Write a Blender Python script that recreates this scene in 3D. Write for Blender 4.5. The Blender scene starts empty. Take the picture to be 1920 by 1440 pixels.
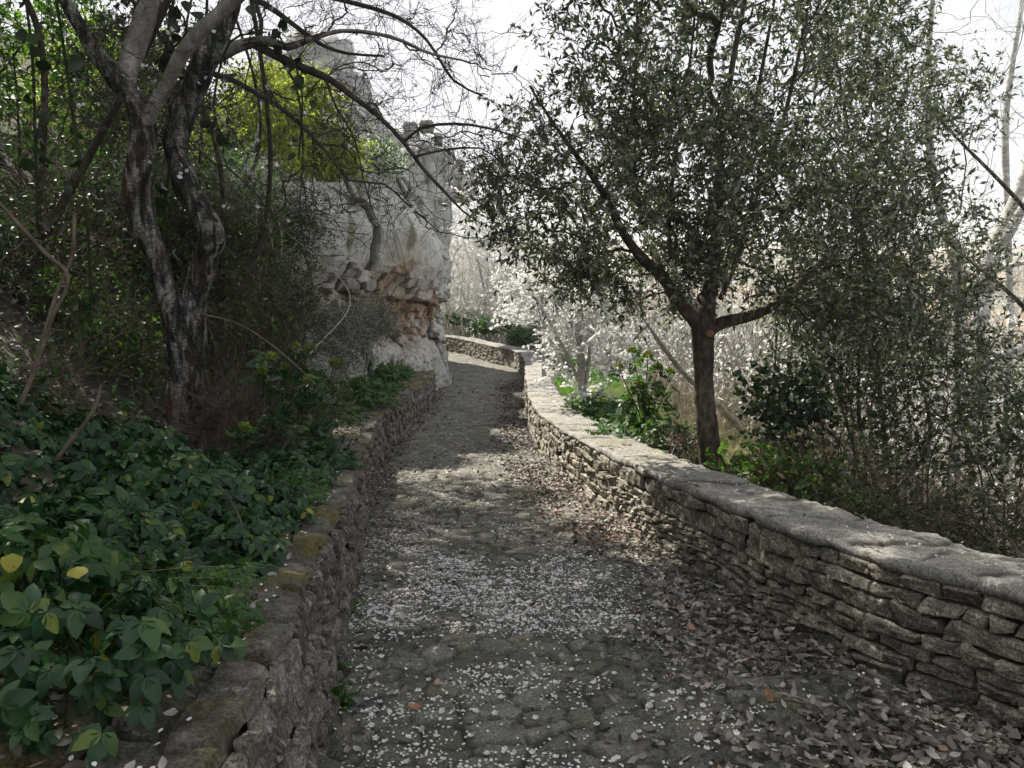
import bpy, math, random
import numpy as np
from mathutils import Vector
R = math.radians
rng = np.random.default_rng(7)
random.seed(7)
S = bpy.context.scene
C = S.collection

# ---------------------------------------------------------------- camera, sky, sun, exposure
FPX = 1480.0                       # focal length in photograph pixels (1920 wide)
PITCH = math.atan(280 / FPX)
cam_d = bpy.data.cameras.new("camera")
cam = bpy.data.objects.new("camera", cam_d); C.objects.link(cam)
cam_d.sensor_width = 36.0
cam_d.lens = 36.0 * FPX / 1920
cam_d.clip_start = 0.05
cam_d.clip_end = 20000
cam.location = (0, 0, 0)
cam.rotation_euler = (math.pi / 2 - PITCH, 0, 0)
S.camera = cam

SUN_AZ, SUN_EL = R(37), R(46)      # azimuth to the left of the view direction, elevation
sd = Vector((-math.sin(SUN_AZ) * math.cos(SUN_EL), math.cos(SUN_AZ) * math.cos(SUN_EL), math.sin(SUN_EL)))
W = bpy.data.worlds.new("World"); S.world = W; W.use_nodes = True
nt = W.node_tree; nt.nodes.clear()
sky = nt.nodes.new("ShaderNodeTexSky"); sky.sky_type = 'NISHITA'; sky.sun_disc = False
sky.sun_elevation = SUN_EL; sky.sun_rotation = -SUN_AZ
sky.air_density = 1.0; sky.dust_density = 2.0; sky.ozone_density = 1.0
tc = nt.nodes.new("ShaderNodeTexCoord")
mp = nt.nodes.new("ShaderNodeMapping"); mp.inputs['Scale'].default_value = (1, 1, 2.6)
nz = nt.nodes.new("ShaderNodeTexNoise"); nz.inputs['Scale'].default_value = 2.3; nz.inputs['Detail'].default_value = 6
nz.inputs['Roughness'].default_value = .58
cr = nt.nodes.new("ShaderNodeValToRGB"); cr.color_ramp.elements[0].position = .22; cr.color_ramp.elements[1].position = .46
mx = nt.nodes.new("ShaderNodeMixRGB"); mx.inputs['Color2'].default_value = (11.8, 12.0, 12.6, 1)
bg = nt.nodes.new("ShaderNodeBackground"); bg.inputs['Strength'].default_value = .036
wo = nt.nodes.new("ShaderNodeOutputWorld")
nt.links.new(tc.outputs['Generated'], mp.inputs['Vector']); nt.links.new(mp.outputs[0], nz.inputs['Vector'])
nt.links.new(nz.outputs['Fac'], cr.inputs[0]); nt.links.new(cr.outputs[0], mx.inputs['Fac'])
nt.links.new(sky.outputs[0], mx.inputs['Color1']); nt.links.new(mx.outputs[0], bg.inputs['Color'])
nt.links.new(bg.outputs[0], wo.inputs['Surface'])

sl = bpy.data.lights.new("sun", 'SUN'); sl.energy = 5.0; sl.angle = R(.5); sl.color = (1, .94, .83)
so = bpy.data.objects.new("sun", sl); C.objects.link(so)
so.rotation_euler = (-sd).to_track_quat('-Z', 'Y').to_euler()
so.location = (-10, 20, 20)

S.view_settings.view_transform = 'Standard'; S.view_settings.look = 'None'
S.view_settings.exposure = 1.25; S.view_settings.gamma = 1
S.render.engine = 'CYCLES'
S.cycles.use_denoising = True
S.cycles.max_bounces = 7; S.cycles.diffuse_bounces = 3; S.cycles.transparent_max_bounces = 8
S.cycles.transmission_bounces = 4; S.cycles.caustics_reflective = False; S.cycles.caustics_refractive = False

# ---------------------------------------------------------------- helpers
def ray(px, py):
    u = (np.asarray(px, float) - 960) / FPX; v = (720 - np.asarray(py, float)) / FPX
    cp, sp = math.cos(PITCH), math.sin(PITCH)
    return u, cp + v * sp, -sp + v * cp
def at(px, py, Y):
    a, b, c = ray(px, py)
    return np.array([a * Y / b, Y, c * Y / b])

ZK = np.array([(-8, -.75), (0, -1.42), (2.5, -1.79), (6, -2.35), (10, -2.84), (17, -3.45), (27, -4.08), (40, -4.8), (80, -8)])
_yy = np.linspace(-8, 80, 1761); _zz = np.interp(_yy, ZK[:, 0], ZK[:, 1])
_k = np.hanning(61); _k /= _k.sum()
_zs = np.convolve(np.pad(_zz, 30, mode='edge'), _k, 'valid'); _zs[:30] = _zz[:30]; _zs[-30:] = _zz[-30:]
def ZP(y): return np.interp(y, _yy, _zs)
def hit(px, py):
    a, b, c = ray(px, py); t = -c / b
    ys = np.linspace(.5, 60, 6000); f = -ZP(ys) / ys - t
    Y = ys[np.argmax(f < 0)]
    return float(a * Y / b), float(Y)

def h3(ix, iy, iz, seed=0):
    n = (ix.astype(np.int64) * 374761393 + iy.astype(np.int64) * 668265263 + iz.astype(np.int64) * 2147483647 + seed * 144269504) & 0xffffffff
    n = ((n ^ (n >> 13)) * 1274126177) & 0xffffffff
    n = ((n ^ (n >> 16)) * 2246822519) & 0xffffffff
    return ((n ^ (n >> 15)) & 0xffffff) / float(0xffffff)
def vnoise(p, seed=0):
    p = np.asarray(p, float); i = np.floor(p); f = p - i; f = f * f * (3 - 2 * f); i = i.astype(np.int64)
    r = 0
    for dx in (0, 1):
        for dy in (0, 1):
            for dz in (0, 1):
                w = (f[..., 0] if dx else 1 - f[..., 0]) * (f[..., 1] if dy else 1 - f[..., 1]) * (f[..., 2] if dz else 1 - f[..., 2])
                r = r + w * h3(i[..., 0] + dx, i[..., 1] + dy, i[..., 2] + dz, seed)
    return r * 2 - 1
def fbm(p, sc=1., o=4, seed=0, g=.5):
    p = np.asarray(p, float) * sc; a = 1.; r = 0
    for k in range(o):
        r = r + a * vnoise(p, seed + k * 17); p = p * 2.03 + 3.7; a *= g
    return r
def xyz(x, y, z=0.):
    x, y, z = np.broadcast_arrays(x, y, z); return np.stack([x, y, z], -1).astype(float)
def sstep(a, b, x):
    t = np.clip((np.asarray(x, float) - a) / (b - a), 0, 1); return t * t * (3 - 2 * t)
def unit(v): return v / np.maximum(np.linalg.norm(v, axis=-1, keepdims=True), 1e-9)

class MB:
    def __init__(s): s.V = []; s.F = []; s.M = []; s.n = 0; s.A = {}
    def add(s, V, F, m=0, **attrs):
        V = np.asarray(V, float).reshape(-1, 3); F = np.asarray(F, np.int64)
        s.V.append(V); s.F.append(F + s.n); s.M.append(m)
        for k, v in attrs.items(): s.A.setdefault(k, []).append((s.n, np.asarray(v, float)))
        s.n += len(V)
    def build(s, name, mats, root=None, smooth=True, loc=None):
        V = np.concatenate(s.V)
        o0 = np.array(root.location) if root is not None else (np.array(loc) if loc is not None else np.zeros(3))
        V = V - o0
        me = bpy.data.meshes.new(name)
        me.vertices.add(len(V)); me.vertices.foreach_set('co', V.astype(np.float32).ravel())
        li = np.concatenate([f.ravel() for f in s.F]); cnt = np.concatenate([np.full(len(f), f.shape[1]) for f in s.F])
        mi = np.concatenate([np.full(len(f), m) for f, m in zip(s.F, s.M)])
        me.loops.add(len(li)); me.loops.foreach_set('vertex_index', li.astype(np.int32))
        me.polygons.add(len(cnt)); st = np.concatenate([[0], np.cumsum(cnt)[:-1]])
        me.polygons.foreach_set('loop_start', st.astype(np.int32))
        me.polygons.foreach_set('material_index', mi.astype(np.int32))
        me.polygons.foreach_set('use_smooth', np.full(len(cnt), smooth))
        me.update(calc_edges=True)
        for k, lst in s.A.items():
            at_ = me.attributes.new(k, 'FLOAT', 'POINT'); arr = np.zeros(len(V), np.float32)
            for st_, v in lst: arr[st_:st_ + len(v)] = v
            at_.data.foreach_set('value', arr)
        for m in (mats if isinstance(mats, (list, tuple)) else [mats]): me.materials.append(m)
        ob = bpy.data.objects.new(name, me); C.objects.link(ob)
        if root is not None: ob.parent = root
        else: ob.location = o0
        return ob
def tag(o, label=None, cat=None, group=None, kind=None):
    if label: o['label'] = label
    if cat: o['category'] = cat
    if group: o['group'] = group
    if kind: o['kind'] = kind
    return o
def thing(name, loc, label, cat, group=None):
    o = bpy.data.objects.new(name, None); C.objects.link(o); o.location = [float(v) for v in loc]; o.empty_display_size = .2
    return tag(o, label, cat, group)

def grid_faces(n, m):
    i = np.arange(n - 1)[:, None]; j = np.arange(m - 1)[None, :]; a = i * m + j
    return np.stack([a, a + 1, a + m + 1, a + m], -1).reshape(-1, 4)

def tubes(mb, P, Rr, sides=3, m=0, cap=False):
    """P (N,K,3), Rr (N,K): N tubes at once"""
    P = np.asarray(P, float); Rr = np.asarray(Rr, float); N, K, _ = P.shape
    T = np.empty_like(P); T[:, 1:-1] = P[:, 2:] - P[:, :-2]; T[:, 0] = P[:, 1] - P[:, 0]; T[:, -1] = P[:, -1] - P[:, -2]
    T = unit(T); ref = np.tile(np.array([.13, .31, .94]), (N, 1)); D = unit(P[:, -1] - P[:, 0])
    ref[np.abs((D * ref).sum(1)) > .85] = [.95, .2, .1]
    ref = ref[:, None, :] + 0 * T
    X = unit(np.cross(T, ref)); Yv = np.cross(T, X)
    a = np.arange(sides) * 2 * math.pi / sides
    V = P[:, :, None, :] + Rr[:, :, None, None] * (np.cos(a)[None, None, :, None] * X[:, :, None, :] + np.sin(a)[None, None, :, None] * Yv[:, :, None, :])
    k = np.arange(K - 1)[:, None]; s_ = np.arange(sides)[None, :]
    f = np.stack([k * sides + s_, k * sides + (s_ + 1) % sides, (k + 1) * sides + (s_ + 1) % sides, (k + 1) * sides + s_], -1).reshape(-1, 4)
    F = (f[None] + (np.arange(N) * K * sides)[:, None, None]).reshape(-1, 4)
    mb.add(V, F, m)
    if cap:
        e = np.stack([np.arange(sides) + (i * K + K - 1) * sides for i in range(N)])
        mb.F.append(e + mb.n - N * K * sides); mb.M.append(m)

def catmull(pts, step):
    pts = np.asarray(pts, float)
    e = np.vstack([2 * pts[0] - pts[1], pts, 2 * pts[-1] - pts[-2]]); out = []
    for i in range(1, len(e) - 2):
        L = np.linalg.norm(e[i + 1][:3] - e[i][:3]); n = max(2, int(L / step)); t = np.linspace(0, 1, n, endpoint=False)[:, None]
        a, b, c, d = e[i - 1], e[i], e[i + 1], e[i + 2]
        out.append(.5 * (2 * b + (c - a) * t + (2 * a - 5 * b + 4 * c - d) * t * t + (3 * b - a - 3 * c + d) * t ** 3))
    out.append(pts[-1:]); return np.vstack(out)

def trunk_tube(mb, q, sides=18, rough=.12, fr=9., seed=1, m=0, knob=.12):
    """q (n,4) x y z r; bark relief is real"""
    P = q[:, :3]; r = q[:, 3]; n = len(P)
    T = unit(np.gradient(P, axis=0)); X = np.zeros_like(P); x = np.array([1., .1, .05])
    for i in range(n):
        x = x - T[i] * x.dot(T[i]); x = x / np.linalg.norm(x); X[i] = x
    Y = np.cross(T, X); a = np.arange(sides) * 2 * math.pi / sides
    dirs = np.cos(a)[None, :, None] * X[:, None] + np.sin(a)[None, :, None] * Y[:, None]
    base = P[:, None] + dirs * r[:, None, None]
    nn = fbm(base * np.array([1, 1, .3]), fr, 4, seed); n2 = fbm(base, 2.6, 2, seed + 5)
    k = 1 + rough * nn + knob * n2
    V = P[:, None] + dirs * (r[:, None] * k)[..., None]
    i = np.arange(n - 1)[:, None]; j = np.arange(sides)[None]
    F = np.stack([i * sides + j, i * sides + (j + 1) % sides, (i + 1) * sides + (j + 1) % sides, (i + 1) * sides + j], -1).reshape(-1, 4)
    mb.add(V, F, m)
    mb.F.append((np.arange(sides) + (n - 1) * sides + mb.n - n * sides)[None]); mb.M.append(m)

def grow(mb, guides, A, K=6, a=.3, wig=.08, rt=.004, ex=.42, sides=4, seed=0, rmax=.09, sag=0., m=0):
    """join every attractor point to the growing skeleton; returns tips and their directions"""
    g = np.random.default_rng(seed)
    nodes = []; par = []; plen = []; gr = []
    for q in guides:
        q = np.asarray(q); s0 = len(nodes)
        for i, p in enumerate(q):
            nodes.append(p[:3]); gr.append(p[3])
            if i == 0:
                if s0: 
                    d = np.linalg.norm(np.array(nodes[:s0]) - p[:3], axis=1); j = int(d.argmin()); par.append(j); plen.append(plen[j] + d[j])
                else: par.append(-1); plen.append(0.)
            else: par.append(len(nodes) - 2); plen.append(plen[-1] + np.linalg.norm(q[i, :3] - q[i - 1, :3]))
    ng = len(nodes); A = np.asarray(A, float); N = len(A)
    cap = ng + N * (K - 1)
    X = np.zeros((cap, 3)); X[:ng] = nodes; PL = np.zeros(cap); PL[:ng] = plen; PR = np.full(cap, -1); PR[:ng] = par
    n = ng
    d0 = np.full(N, 1e9)
    for c0 in range(0, N, 500): d0[c0:c0 + 500] = np.linalg.norm(A[c0:c0 + 500, None] - X[None, :ng], axis=2).min(1)
    order = np.argsort(d0); starts = np.zeros(N, int)
    t = np.linspace(0, 1, K)[1:, None]
    tips = np.zeros((N, 3)); dirs = np.zeros((N, 3))
    for ii, k in enumerate(order):
        d = np.linalg.norm(X[:n] - A[k], axis=1); c = d + a * PL[:n]; j = int(c.argmin()); L = d[j]
        p0 = X[j]; gp = X[PR[j]] if PR[j] >= 0 else p0 - (0, 0, .1)
        td = unit(p0 - gp); mid = p0 + td * L * .35 + (A[k] - p0) * .2 + g.normal(0, wig * L, 3) + np.array([0, 0, -sag * L])
        pts = (1 - t) ** 2 * p0 + 2 * t * (1 - t) * mid + t * t * A[k]
        pts[:-1] += g.normal(0, wig * .35 * L, (K - 2, 3))
        X[n:n + K - 1] = pts; PR[n] = j; PR[n + 1:n + K - 1] = np.arange(n, n + K - 2)
        PL[n:n + K - 1] = PL[j] + L * t[:, 0]; starts[ii] = n; n += K - 1
        tips[ii] = A[k]; dirs[ii] = pts[-1] - pts[-2]
    cnt = np.ones(n)
    leaf = np.ones(n, bool); leaf[PR[:n][PR[:n] >= 0]] = False
    cnt[:] = 0; cnt[leaf] = 1
    for i in range(n - 1, -1, -1):
        if PR[i] >= 0: cnt[PR[i]] += cnt[i]
    rad = np.minimum(rt * np.maximum(cnt, 1) ** ex, rmax)
    rad[:ng] = np.asarray(gr)
    if N:
        idx = starts[:, None] + np.arange(K - 1)[None]
        first = PR[starts]
        P = np.concatenate([X[first][:, None], X[idx]], 1)
        r = rad[idx]; r0 = np.minimum(rad[first], r[:, 0] * 1.15)
        tubes(mb, P, np.concatenate([r0[:, None], r], 1), sides, m)
    return tips, unit(dirs)

def twigs(mb, tips, dirs, n=4, L=.25, r=.0025, spread=.9, seed=0, sag=0., m=0, K=3, back=.15):
    g = np.random.default_rng(seed); N = len(tips) * n
    b = np.repeat(tips, n, 0) - np.repeat(dirs, n, 0) * (g.random((N, 1)) * back)
    d = unit(np.repeat(dirs, n, 0) + g.normal(0, spread, (N, 3))); l = L * (.5 + g.random((N, 1)))
    t = np.linspace(0, 1, K)[None, :, None]
    bend = g.normal(0, .25, (N, 1, 3)); bend[..., 2] -= sag
    P = b[:, None] + d[:, None] * l[:, None] * t + bend * l[:, None] * t * t
    rr = r * (1 - .6 * np.linspace(0, 1, K))[None] * np.ones((N, 1))
    tubes(mb, P, rr, 3, m)
    return P

def along(P, k, g, lo=.15):
    """k random points on each polyline, with tangent"""
    N, K, _ = P.shape; t = lo + (1 - lo) * g.random((N, k)); s = t * (K - 1); i = np.minimum(s.astype(int), K - 2); f = (s - i)[..., None]
    a = np.take_along_axis(P, i[..., None], 1); b = np.take_along_axis(P, (i + 1)[..., None], 1)
    return (a + (b - a) * f).reshape(-1, 3), unit((b - a).reshape(-1, 3))

def stamp(mb, T, F, O, X, Z, Sc, m=0):
    """bake copies of a template: X is its length axis, Z its normal"""
    X = unit(X); Y = unit(np.cross(Z, X)); Zn = np.cross(X, Y); Sc = np.asarray(Sc, float)
    if Sc.ndim == 1: Sc = np.repeat(Sc[:, None], 3, 1)
    L = T[None] * Sc[:, None, :]
    V = O[:, None] + L[..., 0:1] * X[:, None] + L[..., 1:2] * Y[:, None] + L[..., 2:3] * Zn[:, None]
    for f in (F if isinstance(F, list) else [F]):
        FF = (f[None] + (np.arange(len(O)) * len(T))[:, None, None]).reshape(-1, f.shape[1])
        mb.F.append(FF + mb.n); mb.M.append(m)
    mb.V.append(V.reshape(-1, 3)); mb.n += len(O) * len(T)

def small_leaf(w=.36, fold=.12):      # kite folded on its midrib
    T = np.array([(0, 0, 0), (.42, w / 2, fold), (1, 0, -.04), (.42, -w / 2, fold)]); return T, np.array([(0, 2, 1), (0, 3, 2)])
def oval_leaf(w=.55, fold=.08, droop=.18, n=5, peak=.42, tooth=0., skew=0.):
    t = np.linspace(0, 1, n + 1); ww = np.sin(np.pi * t ** (math.log(.5) / math.log(peak))) ** .75 * w / 2; ww[0] = ww[-1] = 0
    if tooth: ww = ww * (1 + tooth * np.array([(-1) ** i for i in range(n + 1)]))
    V = []; F3 = []; F4 = []
    for i, x in enumerate(t):
        z = -droop * x * x
        V += [(x, 0, z), (x, ww[i], z + fold * ww[i] / (w / 2 + 1e-6)), (x, -ww[i], z + fold * ww[i] / (w / 2 + 1e-6))]
    for i in range(n):
        a, b = 3 * i, 3 * i + 3
        F4 += [(a, b, b + 1, a + 1), (a, a + 2, b + 2, b)]
    return np.array(V), np.array(F4)
def combine(parts):
    """parts: list of ((V,F), scale, angle_z, offset, tilt)"""
    VV = []; FF = []; n = 0
    for (V, F), sc, an, of, ti in parts:
        v = V * sc; c, s_ = math.cos(ti), math.sin(ti); v = np.stack([v[:, 0] * c + v[:, 2] * s_, v[:, 1], -v[:, 0] * s_ + v[:, 2] * c], 1)
        c, s_ = math.cos(an), math.sin(an); v = np.stack([v[:, 0] * c - v[:, 1] * s_, v[:, 0] * s_ + v[:, 1] * c, v[:, 2]], 1) + np.array(of)
        VV.append(v); FF.append(F + n); n += len(v)
    return np.concatenate(VV), np.concatenate(FF)
def rdir(n, g, up=0.):
    d = g.normal(0, 1, (n, 3)); d[:, 2] += up; return unit(d)
def ell(n, c, r, g, hollow=.0, flat=None):
    p = rdir(n, g) * (hollow + (1 - hollow) * g.random((n, 1)) ** (1 / 2.2)); p = p * np.array(r) + np.array(c)
    return p
def leafy(mb, P, k, L, tmpl, seed, m=0, up=.7, out=.8, lo=.15, var=.35, hang=0.):
    """k leaves along each twig polyline"""
    g = np.random.default_rng(seed); O, T = along(P, k, g, lo); n = len(O)
    X = unit(T * .5 + rdir(n, g) * out + np.array([0, 0, -hang])); Z = unit(rdir(n, g) * .8 + np.array([0, 0, up]))
    stamp(mb, tmpl[0], tmpl[1], O, X, Z, L * (1 - var + 2 * var * g.random(n)), m)

# ---------------------------------------------------------------- materials
def mat(name, build):
    m = bpy.data.materials.new(name); m.use_nodes = True; t = m.node_tree; t.nodes.clear()
    out = t.nodes.new("ShaderNodeOutputMaterial"); b = t.nodes.new("ShaderNodeBsdfPrincipled"); t.links.new(b.outputs[0], out.inputs[0])
    build(t, b, out); return m
def nd(t, typ, **k):
    n = t.nodes.new("ShaderNode" + typ)
    for a, v in k.items():
        if a in n.inputs: n.inputs[a].default_value = v
        else: setattr(n, a, v)
    return n
def coord(t, sc=(1, 1, 1)):
    c = nd(t, "NewGeometry"); m_ = nd(t, "Mapping"); m_.inputs['Scale'].default_value = sc; t.links.new(c.outputs['Position'], m_.inputs[0]); return m_.outputs[0]
def noise(t, vec, scale, detail=4, rough=.55):
    n = nd(t, "TexNoise", Scale=scale, Detail=detail, Roughness=rough); t.links.new(vec, n.inputs['Vector']); return n.outputs['Fac']
def ramp(t, fac, stops):
    r = nd(t, "ValToRGB"); e = r.color_ramp.elements
    while len(e) > 1: e.remove(e[-1])
    e[0].position = stops[0][0]; e[0].color = (*stops[0][1], 1)
    for p, c in stops[1:]:
        x = e.new(p); x.color = (*c, 1)
    t.links.new(fac, r.inputs[0]); return r.outputs[0]
def mix(t, fac, a, b, mode='MIX'):
    m_ = nd(t, "MixRGB", blend_type=mode)
    for i, v in ((0, fac), (1, a), (2, b)):
        if isinstance(v, bpy.types.NodeSocket): t.links.new(v, m_.inputs[i])
        elif i: m_.inputs[i].default_value = (*v, 1)
        else: m_.inputs[0].default_value = v
    return m_.outputs[0]
def bump(t, b, h, st=.4, dist=.02):
    n = nd(t, "Bump", Strength=st, Distance=dist); t.links.new(h, n.inputs['Height']); t.links.new(n.outputs[0], b.inputs['Normal'])
def leaf_mat(name, cols, rough=.5, trans=.35, tcol=None, spec=.4):
    def f(t, b, out):
        ge = nd(t, "NewGeometry"); c = ramp(t, ge.outputs['Random Per Island'], cols)
        t.links.new(c, b.inputs['Base Color']); b.inputs['Roughness'].default_value = rough; b.inputs['Specular IOR Level'].default_value = spec
        tr = nd(t, "BsdfTranslucent"); g2 = mix(t, 1.0, c, tcol or (1.6, 2.0, .7), 'MULTIPLY'); t.links.new(g2, tr.inputs[0])
        ms = nd(t, "MixShader"); ms.inputs[0].default_value = trans
        t.links.new(b.outputs[0], ms.inputs[1]); t.links.new(tr.outputs[0], ms.inputs[2]); t.links.new(ms.outputs[0], out.inputs[0])
    return mat(name, f)
def plain(name, stops, scale=20, rough=.85, bs=.3, sc=(1, 1, 1), bd=.01, island=0.):
    def f(t, b, out):
        v = coord(t, sc); n = noise(t, v, scale); c = ramp(t, n, stops)
        if island:
            ge = nd(t, "NewGeometry"); k = ramp(t, ge.outputs['Random Per Island'], [(0, (1 - island,) * 3), (1, (1 + island,) * 3)]); c = mix(t, 1.0, c, k, 'MULTIPLY')
        t.links.new(c, b.inputs['Base Color']); b.inputs['Roughness'].default_value = rough; b.inputs['Specular IOR Level'].default_value = .2
        bump(t, b, noise(t, v, scale * 2.2, 5, .65), bs, bd)
    return mat(name, f)

def stone_mat(name, base, dark, lichen, moss=.25, damp=True):
    def f(t, b, out):
        v = coord(t); ge = nd(t, "NewGeometry")
        c = ramp(t, ge.outputs['Random Per Island'], [(0, dark), (.5, base), (1, tuple(x * 1.25 for x in base))])
        n1 = noise(t, v, 9, 6, .65); c = mix(t, ramp(t, n1, [(.35, (0, 0, 0)), (.7, (1, 1, 1))]), c, tuple(x * .55 for x in dark))
        n2 = noise(t, v, 26, 5, .7); c = mix(t, ramp(t, n2, [(.56, (0, 0, 0)), (.66, (1, 1, 1))]), c, lichen)
        n3 = noise(t, v, 2.1, 5, .6); c = mix(t, ramp(t, n3, [(.55, (0, 0, 0)), (.75, (moss,) * 3)]), c, (.10, .10, .03))
        n5 = noise(t, v, 95, 4, .7); c = mix(t, 1.0, c, ramp(t, n5, [(.36, (.35,) * 3), (.5, (1,) * 3), (.64, (1.7,) * 3)]), 'MULTIPLY')
        t.links.new(c, b.inputs['Base Color']); b.inputs['Roughness'].default_value = .9; b.inputs['Specular IOR Level'].default_value = .25
        bump(t, b, noise(t, v, 30, 9, .75), .9, .02)
    return mat(name, f)
M = {}
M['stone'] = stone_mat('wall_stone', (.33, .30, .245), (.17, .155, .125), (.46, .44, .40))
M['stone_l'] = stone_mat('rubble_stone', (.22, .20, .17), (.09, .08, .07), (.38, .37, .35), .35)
M['mortar'] = plain('mortar', [(.3, (.05, .045, .038)), (.7, (.12, .11, .09))], 14)
def cop(t, b, out):
    v = coord(t); n1 = noise(t, v, 3.2, 6, .65); c = ramp(t, n1, [(.3, (.16, .15, .13)), (.5, (.27, .26, .235)), (.72, (.38, .365, .33))])
    n2 = noise(t, v, 34, 6, .75); c = mix(t, ramp(t, n2, [(.35, (0, 0, 0)), (.62, (.75,) * 3)]), c, (.13, .12, .11))
    n4 = noise(t, v, 60, 3, .6); c = mix(t, ramp(t, n4, [(.62, (0, 0, 0)), (.68, (.8,) * 3)]), c, (.5, .5, .48))
    n5 = noise(t, v, 100, 4, .7); c = mix(t, 1.0, c, ramp(t, n5, [(.36, (.45,) * 3), (.5, (1,) * 3), (.64, (1.5,) * 3)]), 'MULTIPLY')
    n3 = noise(t, v, 1.4, 4); c = mix(t, ramp(t, n3, [(.55, (0, 0, 0)), (.72, (.45,) * 3)]), c, (.20, .17, .07))
    aj = nd(t, 'Attribute', attribute_name='joint'); c = mix(t, aj.outputs['Fac'], c, (.05, .045, .035))
    t.links.new(c, b.inputs['Base Color']); b.inputs['Roughness'].default_value = .88; b.inputs['Specular IOR Level'].default_value = .3
    bump(t, b, n2, .6, .02)
M['coping'] = mat('coping', cop)
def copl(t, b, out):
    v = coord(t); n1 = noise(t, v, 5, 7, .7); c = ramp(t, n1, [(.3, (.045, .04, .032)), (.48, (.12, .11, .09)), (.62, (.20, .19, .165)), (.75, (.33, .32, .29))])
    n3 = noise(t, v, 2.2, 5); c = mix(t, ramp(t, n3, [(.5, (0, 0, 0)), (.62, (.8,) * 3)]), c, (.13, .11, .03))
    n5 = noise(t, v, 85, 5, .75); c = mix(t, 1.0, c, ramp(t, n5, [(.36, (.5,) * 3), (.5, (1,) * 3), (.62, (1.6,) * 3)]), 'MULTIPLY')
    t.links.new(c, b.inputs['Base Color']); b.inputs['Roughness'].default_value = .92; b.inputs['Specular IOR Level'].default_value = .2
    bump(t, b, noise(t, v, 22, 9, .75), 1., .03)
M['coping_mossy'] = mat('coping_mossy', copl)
def pathm(t, b, out):
    v = coord(t); a1 = nd(t, "Attribute", attribute_name='cell'); a2 = nd(t, "Attribute", attribute_name='gap')
    c = ramp(t, a1.outputs['Fac'], [(0, (.08, .078, .068)), (.35, (.125, .12, .102)), (.7, (.18, .17, .14)), (1, (.27, .255, .215))])
    n = noise(t, v, 18, 6, .7); c = mix(t, ramp(t, n, [(.3, (0, 0, 0)), (.7, (.8,) * 3)]), c, (.075, .072, .064))
    n2 = noise(t, v, 70, 4, .7); c = mix(t, ramp(t, n2, [(.58, (0, 0, 0)), (.68, (.7,) * 3)]), c, (.33, .32, .30))
    n3 = noise(t, v, 2.6, 5, .6); c = mix(t, ramp(t, n3, [(.52, (0, 0, 0)), (.7, (.6,) * 3)]), c, (.12, .115, .045))
    n5 = noise(t, v, 110, 4, .7); c = mix(t, 1.0, c, ramp(t, n5, [(.36, (.4,) * 3), (.5, (1,) * 3), (.64, (1.6,) * 3)]), 'MULTIPLY')
    c = mix(t, a2.outputs['Fac'], c, (.03, .028, .02))
    t.links.new(c, b.inputs['Base Color']); b.inputs['Roughness'].default_value = .78; b.inputs['Specular IOR Level'].default_value = .35
    bump(t, b, noise(t, v, 38, 9, .75), .9, .02)
M['path'] = mat('path_stone', pathm)
def groundm(t, b, out):
    v = coord(t); n = noise(t, v, 6, 7, .7); c = ramp(t, n, [(.3, (.022, .018, .012)), (.5, (.05, .042, .028)), (.7, (.10, .085, .055))])
    n2 = noise(t, v, .7, 4); c = mix(t, ramp(t, n2, [(.45, (0, 0, 0)), (.6, (.8,) * 3)]), c, (.05, .075, .02))
    # far fields: broad patches of ochre earth, pale grass and dark wood
    vf = coord(t, (.004, .0016, 0)); nf = noise(t, vf, 3.0, 5, .6)
    cf = ramp(t, nf, [(.32, (.06, .08, .04)), (.45, (.19, .18, .12)), (.56, (.33, .22, .14)), (.68, (.24, .23, .17))])
    sx = nd(t, "SeparateXYZ"); g = nd(t, "NewGeometry"); t.links.new(g.outputs['Position'], sx.inputs[0])
    mr = nd(t, "MapRange"); mr.inputs[1].default_value = 60; mr.inputs[2].default_value = 160; t.links.new(sx.outputs[1], mr.inputs[0])
    c = mix(t, mr.outputs[0], c, cf)
    t.links.new(c, b.inputs['Base Color']); b.inputs['Roughness'].default_value = .95; bump(t, b, n, .8, .05)
M['ground'] = mat('ground_soil', groundm)
def cliffm(t, b, out):
    v = coord(t); v2 = coord(t, (1, 1, .28)); n = noise(t, v, 1.1, 8, .62)
    c = ramp(t, n, [(.3, (.30, .29, .28)), (.5, (.46, .455, .44)), (.72, (.60, .59, .57))])
    n2 = noise(t, v2, 7, 6, .7); c = mix(t, ramp(t, n2, [(.4, (0, 0, 0)), (.7, (.65,) * 3)]), c, (.26, .25, .24))
    a = nd(t, "Attribute", attribute_name='rust'); n3 = noise(t, v, 2.4, 5, .65)
    mm = nd(t, "Math", operation='MULTIPLY'); t.links.new(a.outputs['Fac'], mm.inputs[0]); t.links.new(ramp(t, n3, [(.38, (0, 0, 0)), (.52, (1, 1, 1))]), mm.inputs[1])
    n4 = noise(t, v, 11, 4); c = mix(t, mm.outputs[0], c, ramp(t, n4, [(.35, (.24, .14, .09)), (.55, (.36, .25, .17)), (.7, (.46, .41, .35))]))
    a2 = nd(t, "Attribute", attribute_name='crack'); c = mix(t, a2.outputs['Fac'], c, (.05, .045, .04))
    a3 = nd(t, "Attribute", attribute_name='weed'); c = mix(t, a3.outputs['Fac'], c, ramp(t, n4, [(.35, (.06, .065, .025)), (.7, (.17, .16, .07))]))
    t.links.new(c, b.inputs['Base Color']); b.inputs['Roughness'].default_value = .92; b.inputs['Specular IOR Level'].default_value = .2
    bump(t, b, noise(t, v, 9, 9, .7), .8, .06)
M['cliff'] = mat('limestone', cliffm)
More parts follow.
